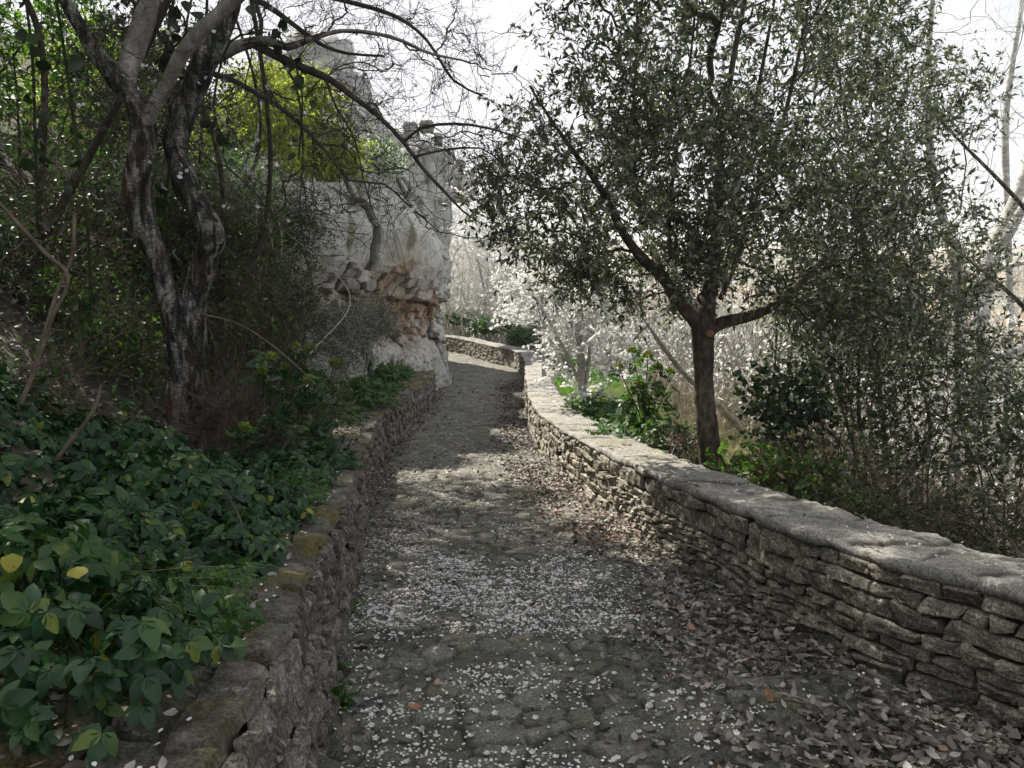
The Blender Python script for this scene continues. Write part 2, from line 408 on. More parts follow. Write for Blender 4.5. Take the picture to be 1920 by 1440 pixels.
def bark(name, lo, mid, hi, sc=(1, 1, 2.6), scale=16, island=0):
    def f(t, b, out):
        v = coord(t, sc); n = noise(t, v, scale, 7, .7); c = ramp(t, n, [(.36, lo), (.5, mid), (.62, hi)])
        n2 = noise(t, coord(t), 2.2, 4); c = mix(t, ramp(t, n2, [(.42, (0, 0, 0)), (.62, (.55,) * 3)]), c, lo)
        t.links.new(c, b.inputs['Base Color']); b.inputs['Roughness'].default_value = .9; b.inputs['Specular IOR Level'].default_value = .2
        bump(t, b, n, .9, .02)
    return mat(name, f)
def almond(t, b, out):
    v1 = coord(t, (1, 1, .28)); v2 = coord(t, (1, 1, 3.2)); n1 = noise(t, v1, 17, 6, .65); n2 = noise(t, v2, 34, 5, .7)
    c = ramp(t, n1, [(.38, (.014, .012, .010)), (.5, (.05, .045, .04)), (.61, (.24, .225, .21))])
    c = mix(t, 1.0, c, ramp(t, n2, [(.38, (.3,) * 3), (.55, (1.1,) * 3), (.65, (1.7,) * 3)]), 'MULTIPLY')
    n3 = noise(t, coord(t), 2.0, 3); c = mix(t, ramp(t, n3, [(.6, (0, 0, 0)), (.75, (.6,) * 3)]), c, (.16, .085, .05))
    t.links.new(c, b.inputs['Base Color']); b.inputs['Roughness'].default_value = .9; b.inputs['Specular IOR Level'].default_value = .2
    bump(t, b, n1, 1., .03)
M['bark_almond'] = mat('almond_bark', almond)
M['bark_smooth'] = bark('smooth_bark', (.13, .12, .10), (.23, .21, .19), (.34, .32, .30), (1, 1, .6), 12)
M['bark_oak'] = bark('oak_bark', (.035, .03, .025), (.08, .066, .05), (.15, .125, .10), (1, 1, .5), 22)
M['twig_dark'] = plain('dark_twig', [(.3, (.03, .025, .022)), (.7, (.08, .07, .06))], 10)
M['twig_brown'] = plain('dry_twig', [(.3, (.035, .028, .022)), (.7, (.15, .12, .09))], 8, island=.6)
M['twig_grey'] = plain('pale_twig', [(.3, (.36, .36, .34)), (.7, (.62, .62, .60))], 8, island=.25)
M['twig_scrub'] = plain('scrub_twig', [(.3, (.12, .11, .09)), (.7, (.36, .34, .30))], 6, island=.6)
M['bark_poplar'] = bark('poplar_bark', (.24, .23, .21), (.46, .45, .43), (.62, .61, .58), (1, 1, 2), 8)
M['vine'] = plain('green_vine', [(.3, (.02, .03, .012)), (.7, (.05, .06, .025))], 8)
M['cut'] = plain('cut_wood', [(.3, (.20, .10, .06)), (.7, (.34, .20, .13))], 30)
M['oakleaf'] = leaf_mat('oak_leaf', [(0, (.03, .040, .022)), (.35, (.06, .074, .047)), (.7, (.105, .122, .082)), (.9, (.20, .215, .16)), (1, (.22, .23, .09))], .36, .24, (1.3, 1.5, .8), .65)
M['evergreen'] = leaf_mat('evergreen_leaf', [(0, (.03, .045, .022)), (.6, (.06, .082, .04)), (.93, (.10, .125, .06)), (1, (.14, .17, .04))], .42, .2, (1.4, 1.7, .7), .5)
M['ivy'] = leaf_mat('ivy_leaf', [(0, (.012, .026, .014)), (.7, (.025, .045, .02)), (1, (.05, .08, .025))], .4, .15, None, .5)
M['bramble'] = leaf_mat('bramble_leaf', [(0, (.008, .026, .010)), (.3, (.014, .045, .018)), (.6, (.022, .062, .022)), (.85, (.042, .090, .026)), (.95, (.06, .11, .025)), (1, (.16, .17, .02))], .5, .22, (1.2, 1.7, .8), .35)
M['bramble_lt'] = leaf_mat('bramble_young', [(0, (.022, .062, .018)), (.7, (.038, .095, .022)), (1, (.11, .15, .03))], .5, .3, None, .35)
M['yellowleaf'] = leaf_mat('yellow_leaf', [(0, (.22, .24, .03)), (1, (.35, .30, .03))], .5, .35)
M['lime'] = leaf_mat('lime_leaf', [(0, (.17, .21, .04)), (.5, (.29, .33, .07)), (1, (.44, .45, .12))], .5, .5, (1.3, 1.45, .6), .3)
M['midgreen'] = leaf_mat('mid_leaf', [(0, (.035, .075, .02)), (.6, (.07, .14, .03)), (1, (.16, .23, .05))], .5, .35, None, .3)
M['olive'] = leaf_mat('olive_leaf', [(0, (.05, .065, .04)), (.6, (.10, .115, .08)), (1, (.20, .21, .16))], .5, .25, (1.2, 1.4, .8), .35)
M['grass'] = leaf_mat('grass_blade', [(0, (.06, .14, .015)), (.6, (.12, .24, .03)), (.9, (.22, .32, .06)), (1, (.40, .38, .20))], .5, .4, None, .3)
M['drygrass'] = leaf_mat('dry_grass', [(0, (.22, .20, .11)), (.5, (.34, .31, .18)), (1, (.42, .38, .26))], .6, .25, (1.2, 1.2, 1), .3)
M['petal'] = leaf_mat('petal', [(0, (.55, .52, .50)), (.7, (.74, .72, .71)), (1, (.82, .80, .80))], .6, .25, (1, 1, 1), .2)
M['blossom'] = leaf_mat('blossom', [(0, (.76, .76, .75)), (1, (.90, .90, .89))], .6, .42, (1, 1, 1), .2)
M['dryleaf'] = leaf_mat('dry_leaf', [(0, (.035, .030, .026)), (.35, (.09, .08, .07)), (.7, (.17, .155, .14)), (.9, (.27, .25, .23)), (.985, (.36, .34, .32)), (1, (.30, .13, .05))], .55, .08, (1.2, 1, .8), .4)
M['russet'] = leaf_mat('russet_leaf', [(0, (.07, .045, .03)), (.5, (.17, .105, .07)), (.9, (.27, .18, .13)), (1, (.32, .28, .24))], .6, .1, (1.2, 1, .8), .3)
M['umbel'] = leaf_mat('umbel_flower', [(0, (.10, .14, .03)), (1, (.20, .23, .06))], .6, .3)
#PART2
# ---------------------------------------------------------------- plan of the path and its walls
def curve(px, extra0=(), extra1=()):
    p = [hit(*q) for q in px]; p = list(extra0) + p + list(extra1)
    c = catmull(np.array([(x, y, 0) for x, y in p]), .05)[:, :2]
    d = np.concatenate([[0], np.cumsum(np.linalg.norm(np.diff(c, axis=0), axis=1))])
    s = np.arange(0, d[-1], .05); c = np.stack([np.interp(s, d, c[:, 0]), np.interp(s, d, c[:, 1])], 1)
    k = np.hanning(17); k /= k.sum()
    return np.stack([np.convolve(np.pad(c[:, i], 8, mode='edge'), k, 'valid') for i in (0, 1)], 1)
RC = curve([(1865, 1362), (1675, 1289), (1547, 1222), (1458, 1174), (1361, 1112), (1293, 1068), (1236, 1033), (1192, 997), (1133, 957), (1090, 923), (1050, 890), (1016, 853), (1001, 830), (992, 800), (987, 765), (986, 740), (984, 716), (967, 694), (917, 680), (867, 665), (827, 658)],
           [(2.75, -1.5), (2.45, 0), (2.05, 1.6)], [(-4.6, 31.5), (-7.5, 34)])
LC = curve([(616, 1376), (640, 1222), (677, 1041), (693, 961), (717, 872), (740, 840), (767, 807), (800, 767), (818, 742)],
           [(-.30, -1.5), (-.42, 0), (-.52, 1.3)])
def xr(y): return np.interp(y, RC[:, 1], RC[:, 0])
CLP = np.array([(-7.0, 9.6), (-5.0, 11.0), (-3.7, 12.6), (-2.75, 14.6), (-2.1, 16.4), (-1.92, 17.7), (-1.84, 18.6), (-2.1, 19.7), (-2.45, 20.8), (-2.15, 22.2), (-2.3, 24.0), (-3.4, 26.0), (-6, 28), (-9, 30)])
def xl(y):
    a = np.interp(y, LC[:, 1], LC[:, 0]); b = np.interp(y, CLP[5:, 1], CLP[5:, 0] + .2)
    return np.where(np.asarray(y) > LC[-1, 1], np.minimum(a, b), a)
def clx(y): return np.interp(y, CLP[:, 1], CLP[:, 0])
WH, WT = .56, .46

def G(x, y):
    """ground height"""
    x = np.asarray(x, float); y = np.asarray(y, float); x, y = np.broadcast_arrays(x, y)
    zp = ZP(np.minimum(y, 60)); l = xl(y); r = xr(y)
    d = l - x
    w = sstep(11.5, 14.5, y)
    top = zp + WH - .06
    hill = 1.05 * np.maximum(d - 1.25, 0)
    step = np.maximum(clx(np.maximum(y, 10)) - .45 - x, 0)
    hz = (3.5 + 1.5 * sstep(14, 17, y)) * sstep(0, 1.0, step) + .55 * np.maximum(step - 1, 0)
    hl = hill * (1 - w) + hz * w
    hl = 9.5 * np.tanh(hl / 9.5)
    fade = 1 - sstep(24, 60, y) * .9
    zl = np.where(d > 0, top * 1.0 + (hl * fade), 0)
    zl = zl - (WH - .06) * sstep(15.9, 16.9, y) * np.where(step > 0, 0, 1)
    e = x - (r + WT)
    e = np.maximum(e, 0)
    drop = .10 * np.minimum(e, 2.5) + .42 * np.maximum(e - 2.5, 0)
    zfl = -15.5 - .002 * np.maximum(y - 60, 0)
    base = zp + .12
    zr = base - drop
    zr = np.maximum(zr, zfl + 0 * zr) if True else zr
    far = sstep(34, 70, y)
    zr = zr * (1 - far) + np.minimum(zr, zfl) * far
    z = np.where(d > .2, zl, np.where(x > r + .22, zr, zp - .06))
    far2 = sstep(45, 120, y)
    z = z * (1 - far2) + zfl * far2
    nzz = fbm(xyz(x, y), .55, 4, 3) * .14
    z = z + np.where((d > .2) | (x > r + .3), nzz * sstep(0, 1.2, np.maximum(d - .3, x - r - .5)), 0)
    return z

# ground sheet (bank, path bed, slope, valley and plain in one)
ys = np.concatenate([np.arange(-7, 30, .22), np.arange(30, 70, .8), np.geomspace(70, 9000, 60)])
offL = np.concatenate([-np.geomspace(9000, 12, 30), np.arange(-11.8, -.45, .2), [-.30, -.21, -.19, -.05]])
mid = np.linspace(0, 1, 6)
offR = np.concatenate([[.05, .215, .225, .3, .46], np.arange(.6, 10, .22), np.geomspace(10.3, 9000, 46)])
Yg = ys[:, None]
Xg = np.concatenate([xl(Yg) + offL[None], xl(Yg) + (xr(Yg) - xl(Yg)) * mid[None], xr(Yg) + offR[None]], 1)
Yg = np.broadcast_to(Yg, Xg.shape)
mb = MB(); mb.add(xyz(Xg, Yg, G(Xg, Yg)), grid_faces(*Xg.shape)); tag(mb.build('ground', M['ground']), kind='structure')

# cobbled path: each stone is real relief
def worley(x, y, cs, seed):
    gx = np.floor(x / cs).astype(np.int64); gy = np.floor(y / cs).astype(np.int64)
    f1 = np.full(x.shape, 9.); f2 = np.full(x.shape, 9.); idv = np.zeros(x.shape)
    for dx in (-1, 0, 1):
        for dy in (-1, 0, 1):
            a, b = gx + dx, gy + dy; zz = a * 0
            px = (a + .1 + .8 * h3(a, b, zz, seed)) * cs; py = (b + .1 + .8 * h3(a, b, zz, seed + 1)) * cs; i = h3(a, b, zz, seed + 2)
            d = np.hypot(x - px, y - py) / cs
            n1 = d < f1
            f2 = np.where(n1, f1, np.minimum(f2, d)); idv = np.where(n1, i, idv); f1 = np.where(n1, d, f1)
    return f1, f2, idv
mb = MB()
for y0, y1, dy, nx in ((-2.5, 2.2, .06, 50), (2.2, 8.6, .018, 150), (8.6, 16, .04, 70), (16, 36, .09, 36)):
    yv = np.arange(y0, y1 + dy * .5, dy); yv[-1] = y1; t = np.linspace(0, 1, nx)
    Y = np.repeat(yv[:, None], nx, 1); lx, rx = xl(Y) - .14, xr(Y) + .14; X = lx + (rx - lx) * t
    ws = xyz(X, Y); X2 = X + .04 * fbm(ws, 4, 2, 40); Y2 = Y * 1.35 + .04 * fbm(ws, 4, 2, 41)
    f1, f2, idv = worley(X2, Y2, .17, 5); e = np.clip((f2 - f1) * 3.6, 0, 1)
    dome = 1 - (1 - e) ** 3
    z = ZP(Y) + .026 * dome + .018 * (idv - .5) + .016 * fbm(ws, 1.1, 3, 44) + .006 * fbm(ws, 9, 3, 45) * e + .004 * fbm(ws, 32, 2, 46)
    mb.add(xyz(X, Y, z), grid_faces(*X.shape), cell=idv.ravel(), gap=np.clip((1 - sstep(.08, .5, e)) * (.8 + .5 * fbm(ws, 2.2, 2, 47)), 0, 1).ravel())
tag(mb.build('path', M['path']), kind='structure')

# masonry walls
def wall_frame(c):
    T = unit(np.gradient(c, axis=0)); return np.stack([T[:, 1], -T[:, 0]], 1)      # normal to the right of travel
class WallMap:
    def __init__(s, c, side): s.c = c; s.N = wall_frame(c) * side; s.n = len(c); s.L = (len(c) - 1) * .05; s.batter = 0.    # side: +1 body lies to the right
    def __call__(s, sv, h, d):
        """d: distance from the face into the wall"""
        q = np.clip(np.asarray(sv) / .05, 0, s.n - 1.001); i = q.astype(int); f = (q - i)[..., None]
        p = s.c[i] * (1 - f) + s.c[i + 1] * f; nn = unit(s.N[i] * (1 - f) + s.N[i + 1] * f)
        d = np.asarray(d) + s.batter * np.asarray(h) * (1 - sstep(2.5, 6.0, p[..., 1]) * .6)
        p = p + nn * d[..., None]
        return np.concatenate([p, (ZP(p[..., 1]) + h)[..., None]], -1)
def stones(mb, W_, s0, s1, H, seed, face=0., flip=False, rows=(.05, .12), lens=(.13, .42), rough=.017, nu=7, nv=5, hb=-.06, prot=.018):
    g = np.random.default_rng(seed); L = []
    halves = [(hb, hb + (H - hb) * .3), (hb + (H - hb) * .3, hb + (H - hb) * .62), (hb + (H - hb) * .62, H)]
    for a, b in halves:
        s = s0 - g.random() * .8
        while s < s1:
            seg = .5 + g.random() * 1.3; k = max(1, int(round((b - a) / g.uniform(*rows)))); cuts = np.sort(np.concatenate([[0, 1], (np.arange(1, k) + g.normal(0, .16, k - 1)) / k])) * (b - a) + a
            for r_ in range(k):
                hh = cuts[r_ + 1] - cuts[r_]; q = s - g.random() * .1
                while q < s + seg:
                    ln = np.clip(hh * g.uniform(1.4, 4.4), lens[0], lens[1]); L.append((q, q + ln, cuts[r_], cuts[r_ + 1])); q += ln
            s += seg
    L = np.array([l for l in L if l[0] > s0 - .1 and l[1] < s1 + .1]); N = len(L)
    u = np.linspace(0, 1, nu); v = np.linspace(0, 1, nv); u[1] = .035; u[-2] = .965; v[1] = .06; v[-2] = .94; U, Vv = np.meshgrid(u, v, indexing='ij'); U = U.ravel()[None]; Vv = Vv.ravel()[None]
    cu, cv = 2 * U - 1, 2 * Vv - 1
    k = 1 - .02 * (cu ** 2) * (cv ** 2)
    gap = .003
    sc, sh = (L[:, 0] + L[:, 1])[:, None] / 2, (L[:, 2] + L[:, 3])[:, None] / 2; hs, hh = (L[:, 1] - L[:, 0])[:, None] / 2 - gap, (L[:, 3] - L[:, 2])[:, None] / 2 - gap
    sk = g.normal(0, .28, (N, 1)); tp = g.normal(0, .20, (N, 1))
    S_ = sc + hs * cu * k + sk * hh * cv; Hh = sh + hh * cv * k * (1 + tp * cu)
    wv = fbm(xyz(S_, Hh * 0, seed * 3.3 + 0 * S_), 1.6, 3, seed) * .022 + .010 * fbm(xyz(S_, Hh, 7.7), 9, 2, seed + 3)
    Hh = Hh + wv * np.clip((H - Hh) * 9, 0, 1)
    S_ = S_ + .012 * fbm(xyz(S_, Hh, 1.1), 9, 2, seed + 4)
    dome = (1 - np.abs(cu) ** 9) * (1 - np.abs(cv) ** 7)
    pr = prot * (g.random((N, 1)) * 1.6 - .3); tilt = g.normal(0, .010, (N, 1)) * cu + g.normal(0, .010, (N, 1)) * cv
    D = face - (pr + dome * .009 + tilt * dome + rough * fbm(xyz(S_, Hh, L[:, :1] * 3 + 0 * S_), 8, 5, seed + 9, .62))
    edge = ((np.abs(cu) > .99) | (np.abs(cv) > .99)); D = D + np.where(edge, .024, 0)
    sgn = -1 if flip else 1
    D = face + (D - face) * sgn
    P = W_(S_, Hh, D); f = grid_faces(nu, nv); F = (f[None] + (np.arange(N) * nu * nv)[:, None, None]).reshape(-1, 4)
    mb.add(P, F if not flip else F[:, ::-1])
def wall_core(mb, W_, s0, s1, H, T, inset=.03):
    s = np.arange(s0, s1, .1); pr = [(-.15, inset), (H - .03, inset), (H - .03, T - inset), (-.6, T - inset)]
    P = np.stack([W_(s, np.full_like(s, h), np.full_like(s, d)) for h, d in pr], 1); mb.add(P, grid_faces(len(s), 4))
def coping(mb, W_, s0, s1, H, T, seed, th=.055, step=.02, over=.018, nx=26, rag=1., rel=1.):
    s = np.arange(s0, s1, step)
    prof = [(-th, .07), (-th, 0), (-th * .55, -.006), (-.012, -.002), (0, .012)]
    inn = [(h, d - over) for h, d in prof]; out = [(h, T - d + over) for h, d in prof][::-1]
    topd = np.linspace(.035, T - .035, nx); pts = inn + [(.004, d) for d in topd] + out
    hh = np.array([p[0] for p in pts])[None] + 0 * s[:, None]; dd = np.array([p[1] for p in pts])[None] + 0 * s[:, None]; ss = s[:, None] + 0 * dd
    c = dd / T
    q = xyz(ss, dd, seed * 5.)
    # blocks of slab about half a metre long, each a little higher or lower, with ragged edges
    ce = ss / .62 + .25 * fbm(xyz(ss * 0 + .3, dd, 2.), 3, 2, seed); ci = np.floor(ce); cf = ce - ci
    st = h3(ci.astype(np.int64), ci.astype(np.int64) * 0, ci.astype(np.int64) * 0, seed); jo = np.exp(-((np.minimum(cf, 1 - cf)) / .05) ** 2)
    rg = (.020 * fbm(xyz(ss, np.sign(dd - T / 2), seed), 2.2, 3, seed + 2) + .010 * fbm(xyz(ss, np.sign(dd - T / 2), seed), 11, 2, seed + 4)) * rag
    dd = dd + rg * np.where(c < .5, 1, -1) * (np.abs(c - .5) > .40)
    top = sstep(-.03, 0, hh)
    hh = hh + rel * top * (.014 * (st - .5) - .014 * jo + .010 * fbm(q, 3, 3, seed) + .008 * fbm(q, 15, 5, seed + 1, .6)) + (1 - top) * .012 * fbm(q, 7, 2, seed + 6)
    dd = dd + .006 * fbm(q, 14, 3, seed + 8)
    crk = sstep(.10, .02, np.abs(fbm(xyz(ss, dd, 4.), 2.3, 3, seed + 12))) * sstep(-.1, .25, fbm(xyz(ss, dd, 9.), 1.1, 2, seed + 13)); hh = hh - top * .006 * crk
    mb.add(W_(ss, H + hh, dd), grid_faces(*ss.shape), joint=np.clip(np.maximum(jo, crk * .9) * (c > 0) , 0, 1).ravel())
WR = WallMap(RC, 1); WL = WallMap(LC, -1); WL.batter = .15; WR.batter = .03
sy = lambda c, y: float(np.argmax(c[:, 1] > y)) * .05
root = thing('stone_wall', (*RC[60], ZP(RC[60, 1])), 'long low dry-stone parapet wall curving along the right side of the cobbled path', 'wall')
mb = MB(); s1, s2, s3 = sy(RC, .8), sy(RC, 8.5), sy(RC, 15)
stones(mb, WR, 0, s1, WH - .05, 11); stones(mb, WR, s1, s2, WH - .05, 12, nu=19, nv=12, lens=(.10, .44), rows=(.035, .11), prot=.022)
stones(mb, WR, s2, s3, WH - .05, 13, nu=7, nv=5); stones(mb, WR, s3, WR.L - .2, WH - .05, 14, nu=5, nv=4, rows=(.05, .09), lens=(.12, .32))
stones(mb, WR, 0, WR.L - .2, WH - .05, 15, face=WT, flip=True, nu=5, nv=4, hb=-.4)
mb.build('masonry', M['stone'], root, smooth=False)
mb = MB(); wall_core(mb, WR, 0, WR.L - .1, WH, WT); mb.build('mortar', M['mortar'], root)
mb = MB(); coping(mb, WR, 0, s1, WH, WT, 31, step=.05); coping(mb, WR, s1 - .05, s2, WH, WT, 31, step=.014, nx=36); coping(mb, WR, s2 - .04, WR.L - .1, WH, WT, 31, step=.045, nx=12); mb.build('coping', M['coping'], root)
# left retaining wall
root = thing('retaining_wall', (*LC[60], ZP(LC[60, 1])), 'low rough rubble wall holding the planted bank along the left side of the path', 'wall')
mb = MB(); s1, s2 = sy(LC, 1.0), sy(LC, 8.0)
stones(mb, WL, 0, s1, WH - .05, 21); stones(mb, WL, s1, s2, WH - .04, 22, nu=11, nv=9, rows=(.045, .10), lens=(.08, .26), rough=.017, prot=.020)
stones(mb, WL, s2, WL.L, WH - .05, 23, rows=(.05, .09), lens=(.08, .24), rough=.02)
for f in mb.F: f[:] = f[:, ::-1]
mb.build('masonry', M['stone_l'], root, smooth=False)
mb = MB(); wall_core(mb, WL, 0, WL.L, WH, WT, .02); mb.build('mortar', M['mortar'], root)
class TopMap:
    def __init__(s_, W_, H): s_.W = W_; s_.H = H; s_.L = W_.L
    def __call__(s_, sv, h, d): return s_.W(sv, s_.H - np.asarray(d) + 0 * np.asarray(h), h)
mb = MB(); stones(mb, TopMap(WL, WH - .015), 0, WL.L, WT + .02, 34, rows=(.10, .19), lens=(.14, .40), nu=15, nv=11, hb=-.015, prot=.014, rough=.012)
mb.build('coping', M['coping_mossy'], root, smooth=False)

# cliff
def cliff():
    c = catmull(np.array([(x, y, 0) for x, y in CLP]), .05)[:, :2]
    d = np.concatenate([[0], np.cumsum(np.linalg.norm(np.diff(c, axis=0), axis=1))]); s = np.arange(0, d[-1], .03)
    c = np.stack([np.interp(s, d, c[:, i]) for i in (0, 1)], 1); k = np.hanning(47); k /= k.sum()
    c = np.stack([np.convolve(np.pad(c[:, i], 23, mode='edge'), k, 'valid') for i in (0, 1)], 1)
    N = wall_frame(c)                               # points away from the rock (towards the path)
    base = ZP(c[:, 1]) - .5; hv = np.arange(0, 6.9, .03)
    Sx = s[:, None] + 0 * hv[None]; Hh = hv[None] * (.66 + .34 * sstep(13.8, 17, c[:, 1]))[:, None] + 0 * Sx; Z = base[:, None] + Hh; hp = Hh - .5       # hp: height over the path
    q = xyz(Sx, Z, 0.); X0, Y0 = c[:, 0][:, None], c[:, 1][:, None]
    off = .12 * (1 - sstep(0, 1.25, hp))                                        # splayed foot
    off = off - .30 * np.exp(-((hp - 1.55) / .28) ** 2) * (.5 + .8 * sstep(-.3, .4, fbm(q, .8, 2, 60)))      # undercut, rusty
    off = off - .14 * np.exp(-((hp - 2.2) / .35) ** 2)
    off = off + .16 * np.exp(-((hp - 3.2) / .8) ** 2)
    off = off - .38 * np.maximum(hp - 3.4, 0) - .20 * np.maximum(hp - 4.6, 0) ** 1.5
    off = off + .20 * fbm(q, .5, 2, 61) + .05 * fbm(q * np.array([1, .35, 1]), 1.6, 3, 62)
    # slabs between joints: tilted beds and upright cracks
    tz = Z + .16 * Sx + .12 * fbm(q, .7, 2, 63); beds = np.array([-3.9, -2.55, -1.85, -1.35, -.15, .95, 2.2, 3.1]) + 1.9
    crack = 0 * Z; cell = 0 * Z
    for i, b in enumerate(beds):
        dz = tz - b; keep = sstep(-.35, .05, fbm(xyz(Sx, 0 * Z + i, 5.), .6, 2, 64)); crack = np.maximum(crack, np.exp(-(dz / .032) ** 2) * keep); cell = cell + (dz > 0)
    cx = Sx * .8 + .12 * fbm(q * np.array([.4, 1, 1]), 1., 2, 66) + .37 * cell
    ci = np.floor(cx).astype(np.int64); cf = np.minimum(cx - ci, 1 - (cx - ci)) / .62
    blk = h3(ci, cell.astype(np.int64), ci * 0, 67) - .5; bl2 = h3(ci + 5, cell.astype(np.int64), ci * 0, 91) - .5; sg = (cx - ci - .5); hs = .15 + .85 * sstep(.95, 1.3, hp); off = off + blk * .30 * hs + bl2 * sg * .42 * hs + (h3(ci, cell.astype(np.int64) + 9, ci * 0, 93) - .5) * .16 * np.sin(Z * 2.1)
    crack = np.maximum(crack, np.exp(-(cf / .035) ** 2))
    small = sstep(1.0, 1.3, hp) * (1 - sstep(2.3, 2.9, hp))                        # small broken blocks in the rusty band
    f1, f2, idv = worley(Sx + .06 * fbm(q, 4, 2, 70), Z * 1.5, .30, 71); off = off + small * (idv - .5) * .22; crack = np.maximum(crack, small * np.exp(-((f2 - f1) / .05) ** 2) * .8)
    foot = 1 - sstep(.9, 1.2, hp); f1b, f2b, idb = worley(Sx + .05 * fbm(q, 4, 2, 72), Z * 1.3, .17, 73); off = off + foot * (.05 * (idb - .5) - .03 * np.exp(-((f2b - f1b) / .12) ** 2))
    off = off + .035 * fbm(q, 4.5, 5, 68) - .10 * crack
    rust = np.clip(np.exp(-((hp - 1.75) / .5) ** 2) * 1.3 + .8 * np.exp(-((hp - 2.6) / .35) ** 2) * sstep(.1, .5, fbm(q * np.array([1.6, .5, 1]), .8, 2, 80)), 0, 1)
    rust = rust * sstep(4.6, 7.2, Sx) * (1 - sstep(13.5, 14.5, Sx))
    weed = sstep(.45, .7, fbm(q * np.array([1.6, .6, 1]), 1.6, 4, 81)) * .7
    P = np.stack([X0 + N[:, :1] * off, Y0 + N[:, 1:] * off, Z + .05 * fbm(q, 3, 3, 69)], -1)
    m_ = MB(); m_.add(P, grid_faces(*Sx.shape), crack=np.clip(crack, 0, 1).ravel(), rust=rust.ravel(), weed=weed.ravel())
    # the rock's flat top joins the terrace
    top = P[:, -1]; back = top.copy(); back[:, :2] -= N * 2.5; back[:, 2] -= .5
    m_.add(np.stack([top, back], 1), grid_faces(len(top), 2), crack=np.zeros(2 * len(top)), rust=np.zeros(2 * len(top)), weed=np.zeros(2 * len(top)))
    tag(m_.build('cliff', M['cliff'], smooth=False), kind='structure')
cliff()
def boulder(mb, c, r, seed, n=26, box=.5, am=.22, fr=1.2):
    u = np.linspace(0, 2 * math.pi, 2 * n); v = np.linspace(0, math.pi, n); U, Vv = np.meshgrid(u, v, indexing='ij')
    d = np.stack([np.cos(U) * np.sin(Vv), np.sin(U) * np.sin(Vv), np.cos(Vv)], -1)
    k = 1 / np.maximum(np.abs(d).max(-1, keepdims=True), .5) ** box
    p = d * k; nn = fbm(d * 1.3 + seed, fr, 5, seed); p = p * (1 + am * nn[..., None]); p[..., 2] += .04 * np.round(fbm(d + seed, 3, 2, seed) * 3)
    P = p * np.array(r) + np.array(c); z0 = np.zeros(P.shape[0] * P.shape[1])
    mb.add(P, grid_faces(2 * n, n), crack=(.7 * np.exp(-(((P[..., 2] * 1.7) % 1 - .5) / .05) ** 2)).ravel(), rust=z0, weed=(sstep(.2, .6, fbm(P, 1.3, 3, 9)) * .5).ravel())
mb = MB()
for px, py, Y, r, sd_ in ((640, 215, 24, (.95, 1.2, 1.1), 1), (575, 190, 25, (1.3, 1.5, 1.7), 2), (675, 262, 23.5, (.8, 1.0, 1.0), 3), (720, 300, 23, (.8, 1., .8), 4), (665, 170, 24.5, (.35, .5, .5), 5),
                          (735, 345, 22.4, (.9, 1.0, 1.1), 6), (780, 330, 24, (1.0, 1.2, .8), 7), (805, 400, 23.4, (.55, .9, 1.5), 8), (560, 290, 22, (1.4, 1.2, 1.4), 9), (822, 330, 27, (.8, .9, .5), 10), (845, 350, 29, (1.0, .9, .5), 11)):
    boulder(mb, at(px, py, Y), r, sd_ * 7)
tag(mb.build('rock_outcrop', M['cliff']), kind='structure')
# ruined masonry on the crag
root = thing('ruined_wall', at(800, 330, 25.2), 'crumbling block masonry with a hole standing against the sky on top of the crag', 'ruin')
mb = MB(); g = np.random.default_rng(5)
for px, py, w, h in ((772, 262, 26, 22), (800, 238, 22, 18), (797, 290, 26, 20), (772, 300, 26, 22), (770, 240, 22, 14), (822, 262, 12, 18), (815, 285, 18, 22), (838, 298, 22, 14), (800, 310, 40, 18), (846, 290, 10, 10), (764, 285, 14, 20)):
    c = at(px, py, 25.2 + g.normal(0, .1)); boulder(mb, c, (w * 25.2 / FPX * .55, .35, h * 25.2 / FPX * .58), int(g.integers(99)), n=12, box=.95, am=.10, fr=2.)
mb.build('masonry', M['cliff'], root)
#PART3
# ---------------------------------------------------------------- plants
LW = 1.0
def limb(pts, step=.09):
    """pts: (px, py, Y, width in photo px) -> (n,4) world polyline"""
    q = []
    for px, py, Y, w in pts: p = at(px, py, Y); q.append((*p, w * .5 * Y / FPX * LW))
    return catmull(np.array(q), step)
L_SMALL = small_leaf(.36, .10); L_OVAL = oval_leaf(.5, .07, .15, 3); L_BROAD = oval_leaf(.6, .09, .28, 7, .42, .05); L_WIDE = oval_leaf(.95, .1, .2, 4, .36)
L5 = combine([(L_BROAD, 1, 0, (.42, 0, 0), .25), (L_BROAD, .9, .95, (.36, .03, 0), .25), (L_BROAD, .9, -.95, (.36, -.03, 0), .25), (L_BROAD, .7, 1.9, (.33, .02, 0), .3), (L_BROAD, .7, -1.9, (.33, -.02, 0), .3)])
L3 = combine([(L_BROAD, 1, 0, (.3, 0, 0), .2), (L_BROAD, .85, 1.15, (.22, .02, 0), .2), (L_BROAD, .85, -1.15, (.22, -.02, 0), .2)])
LF = oval_leaf(.6, .05, .2, 3, .5, .1)
L_FERN = combine([(LF, .34, 0, (.75, 0, -.05), .2)] + [(LF, .34 - .04 * i, s_ * 1.0, (.25 + .17 * i, 0, -.02 * i), .2) for i in range(4) for s_ in (1, -1)])
a_ = np.arange(5) * 2 * math.pi / 5
_pv, _pf = [], []
for i, a in enumerate(a_):
    c0, s0_ = math.cos(a), math.sin(a); c1, s1_ = math.cos(a + .55), math.sin(a + .55); c2, s2_ = math.cos(a - .55), math.sin(a - .55)
    _pv += [(0, 0, 0), (.42 * c1, .42 * s1_, .12), (.55 * c0, .55 * s0_, .2), (.42 * c2, .42 * s2_, .12)]; _pf.append((4 * i, 4 * i + 3, 4 * i + 2, 4 * i + 1))
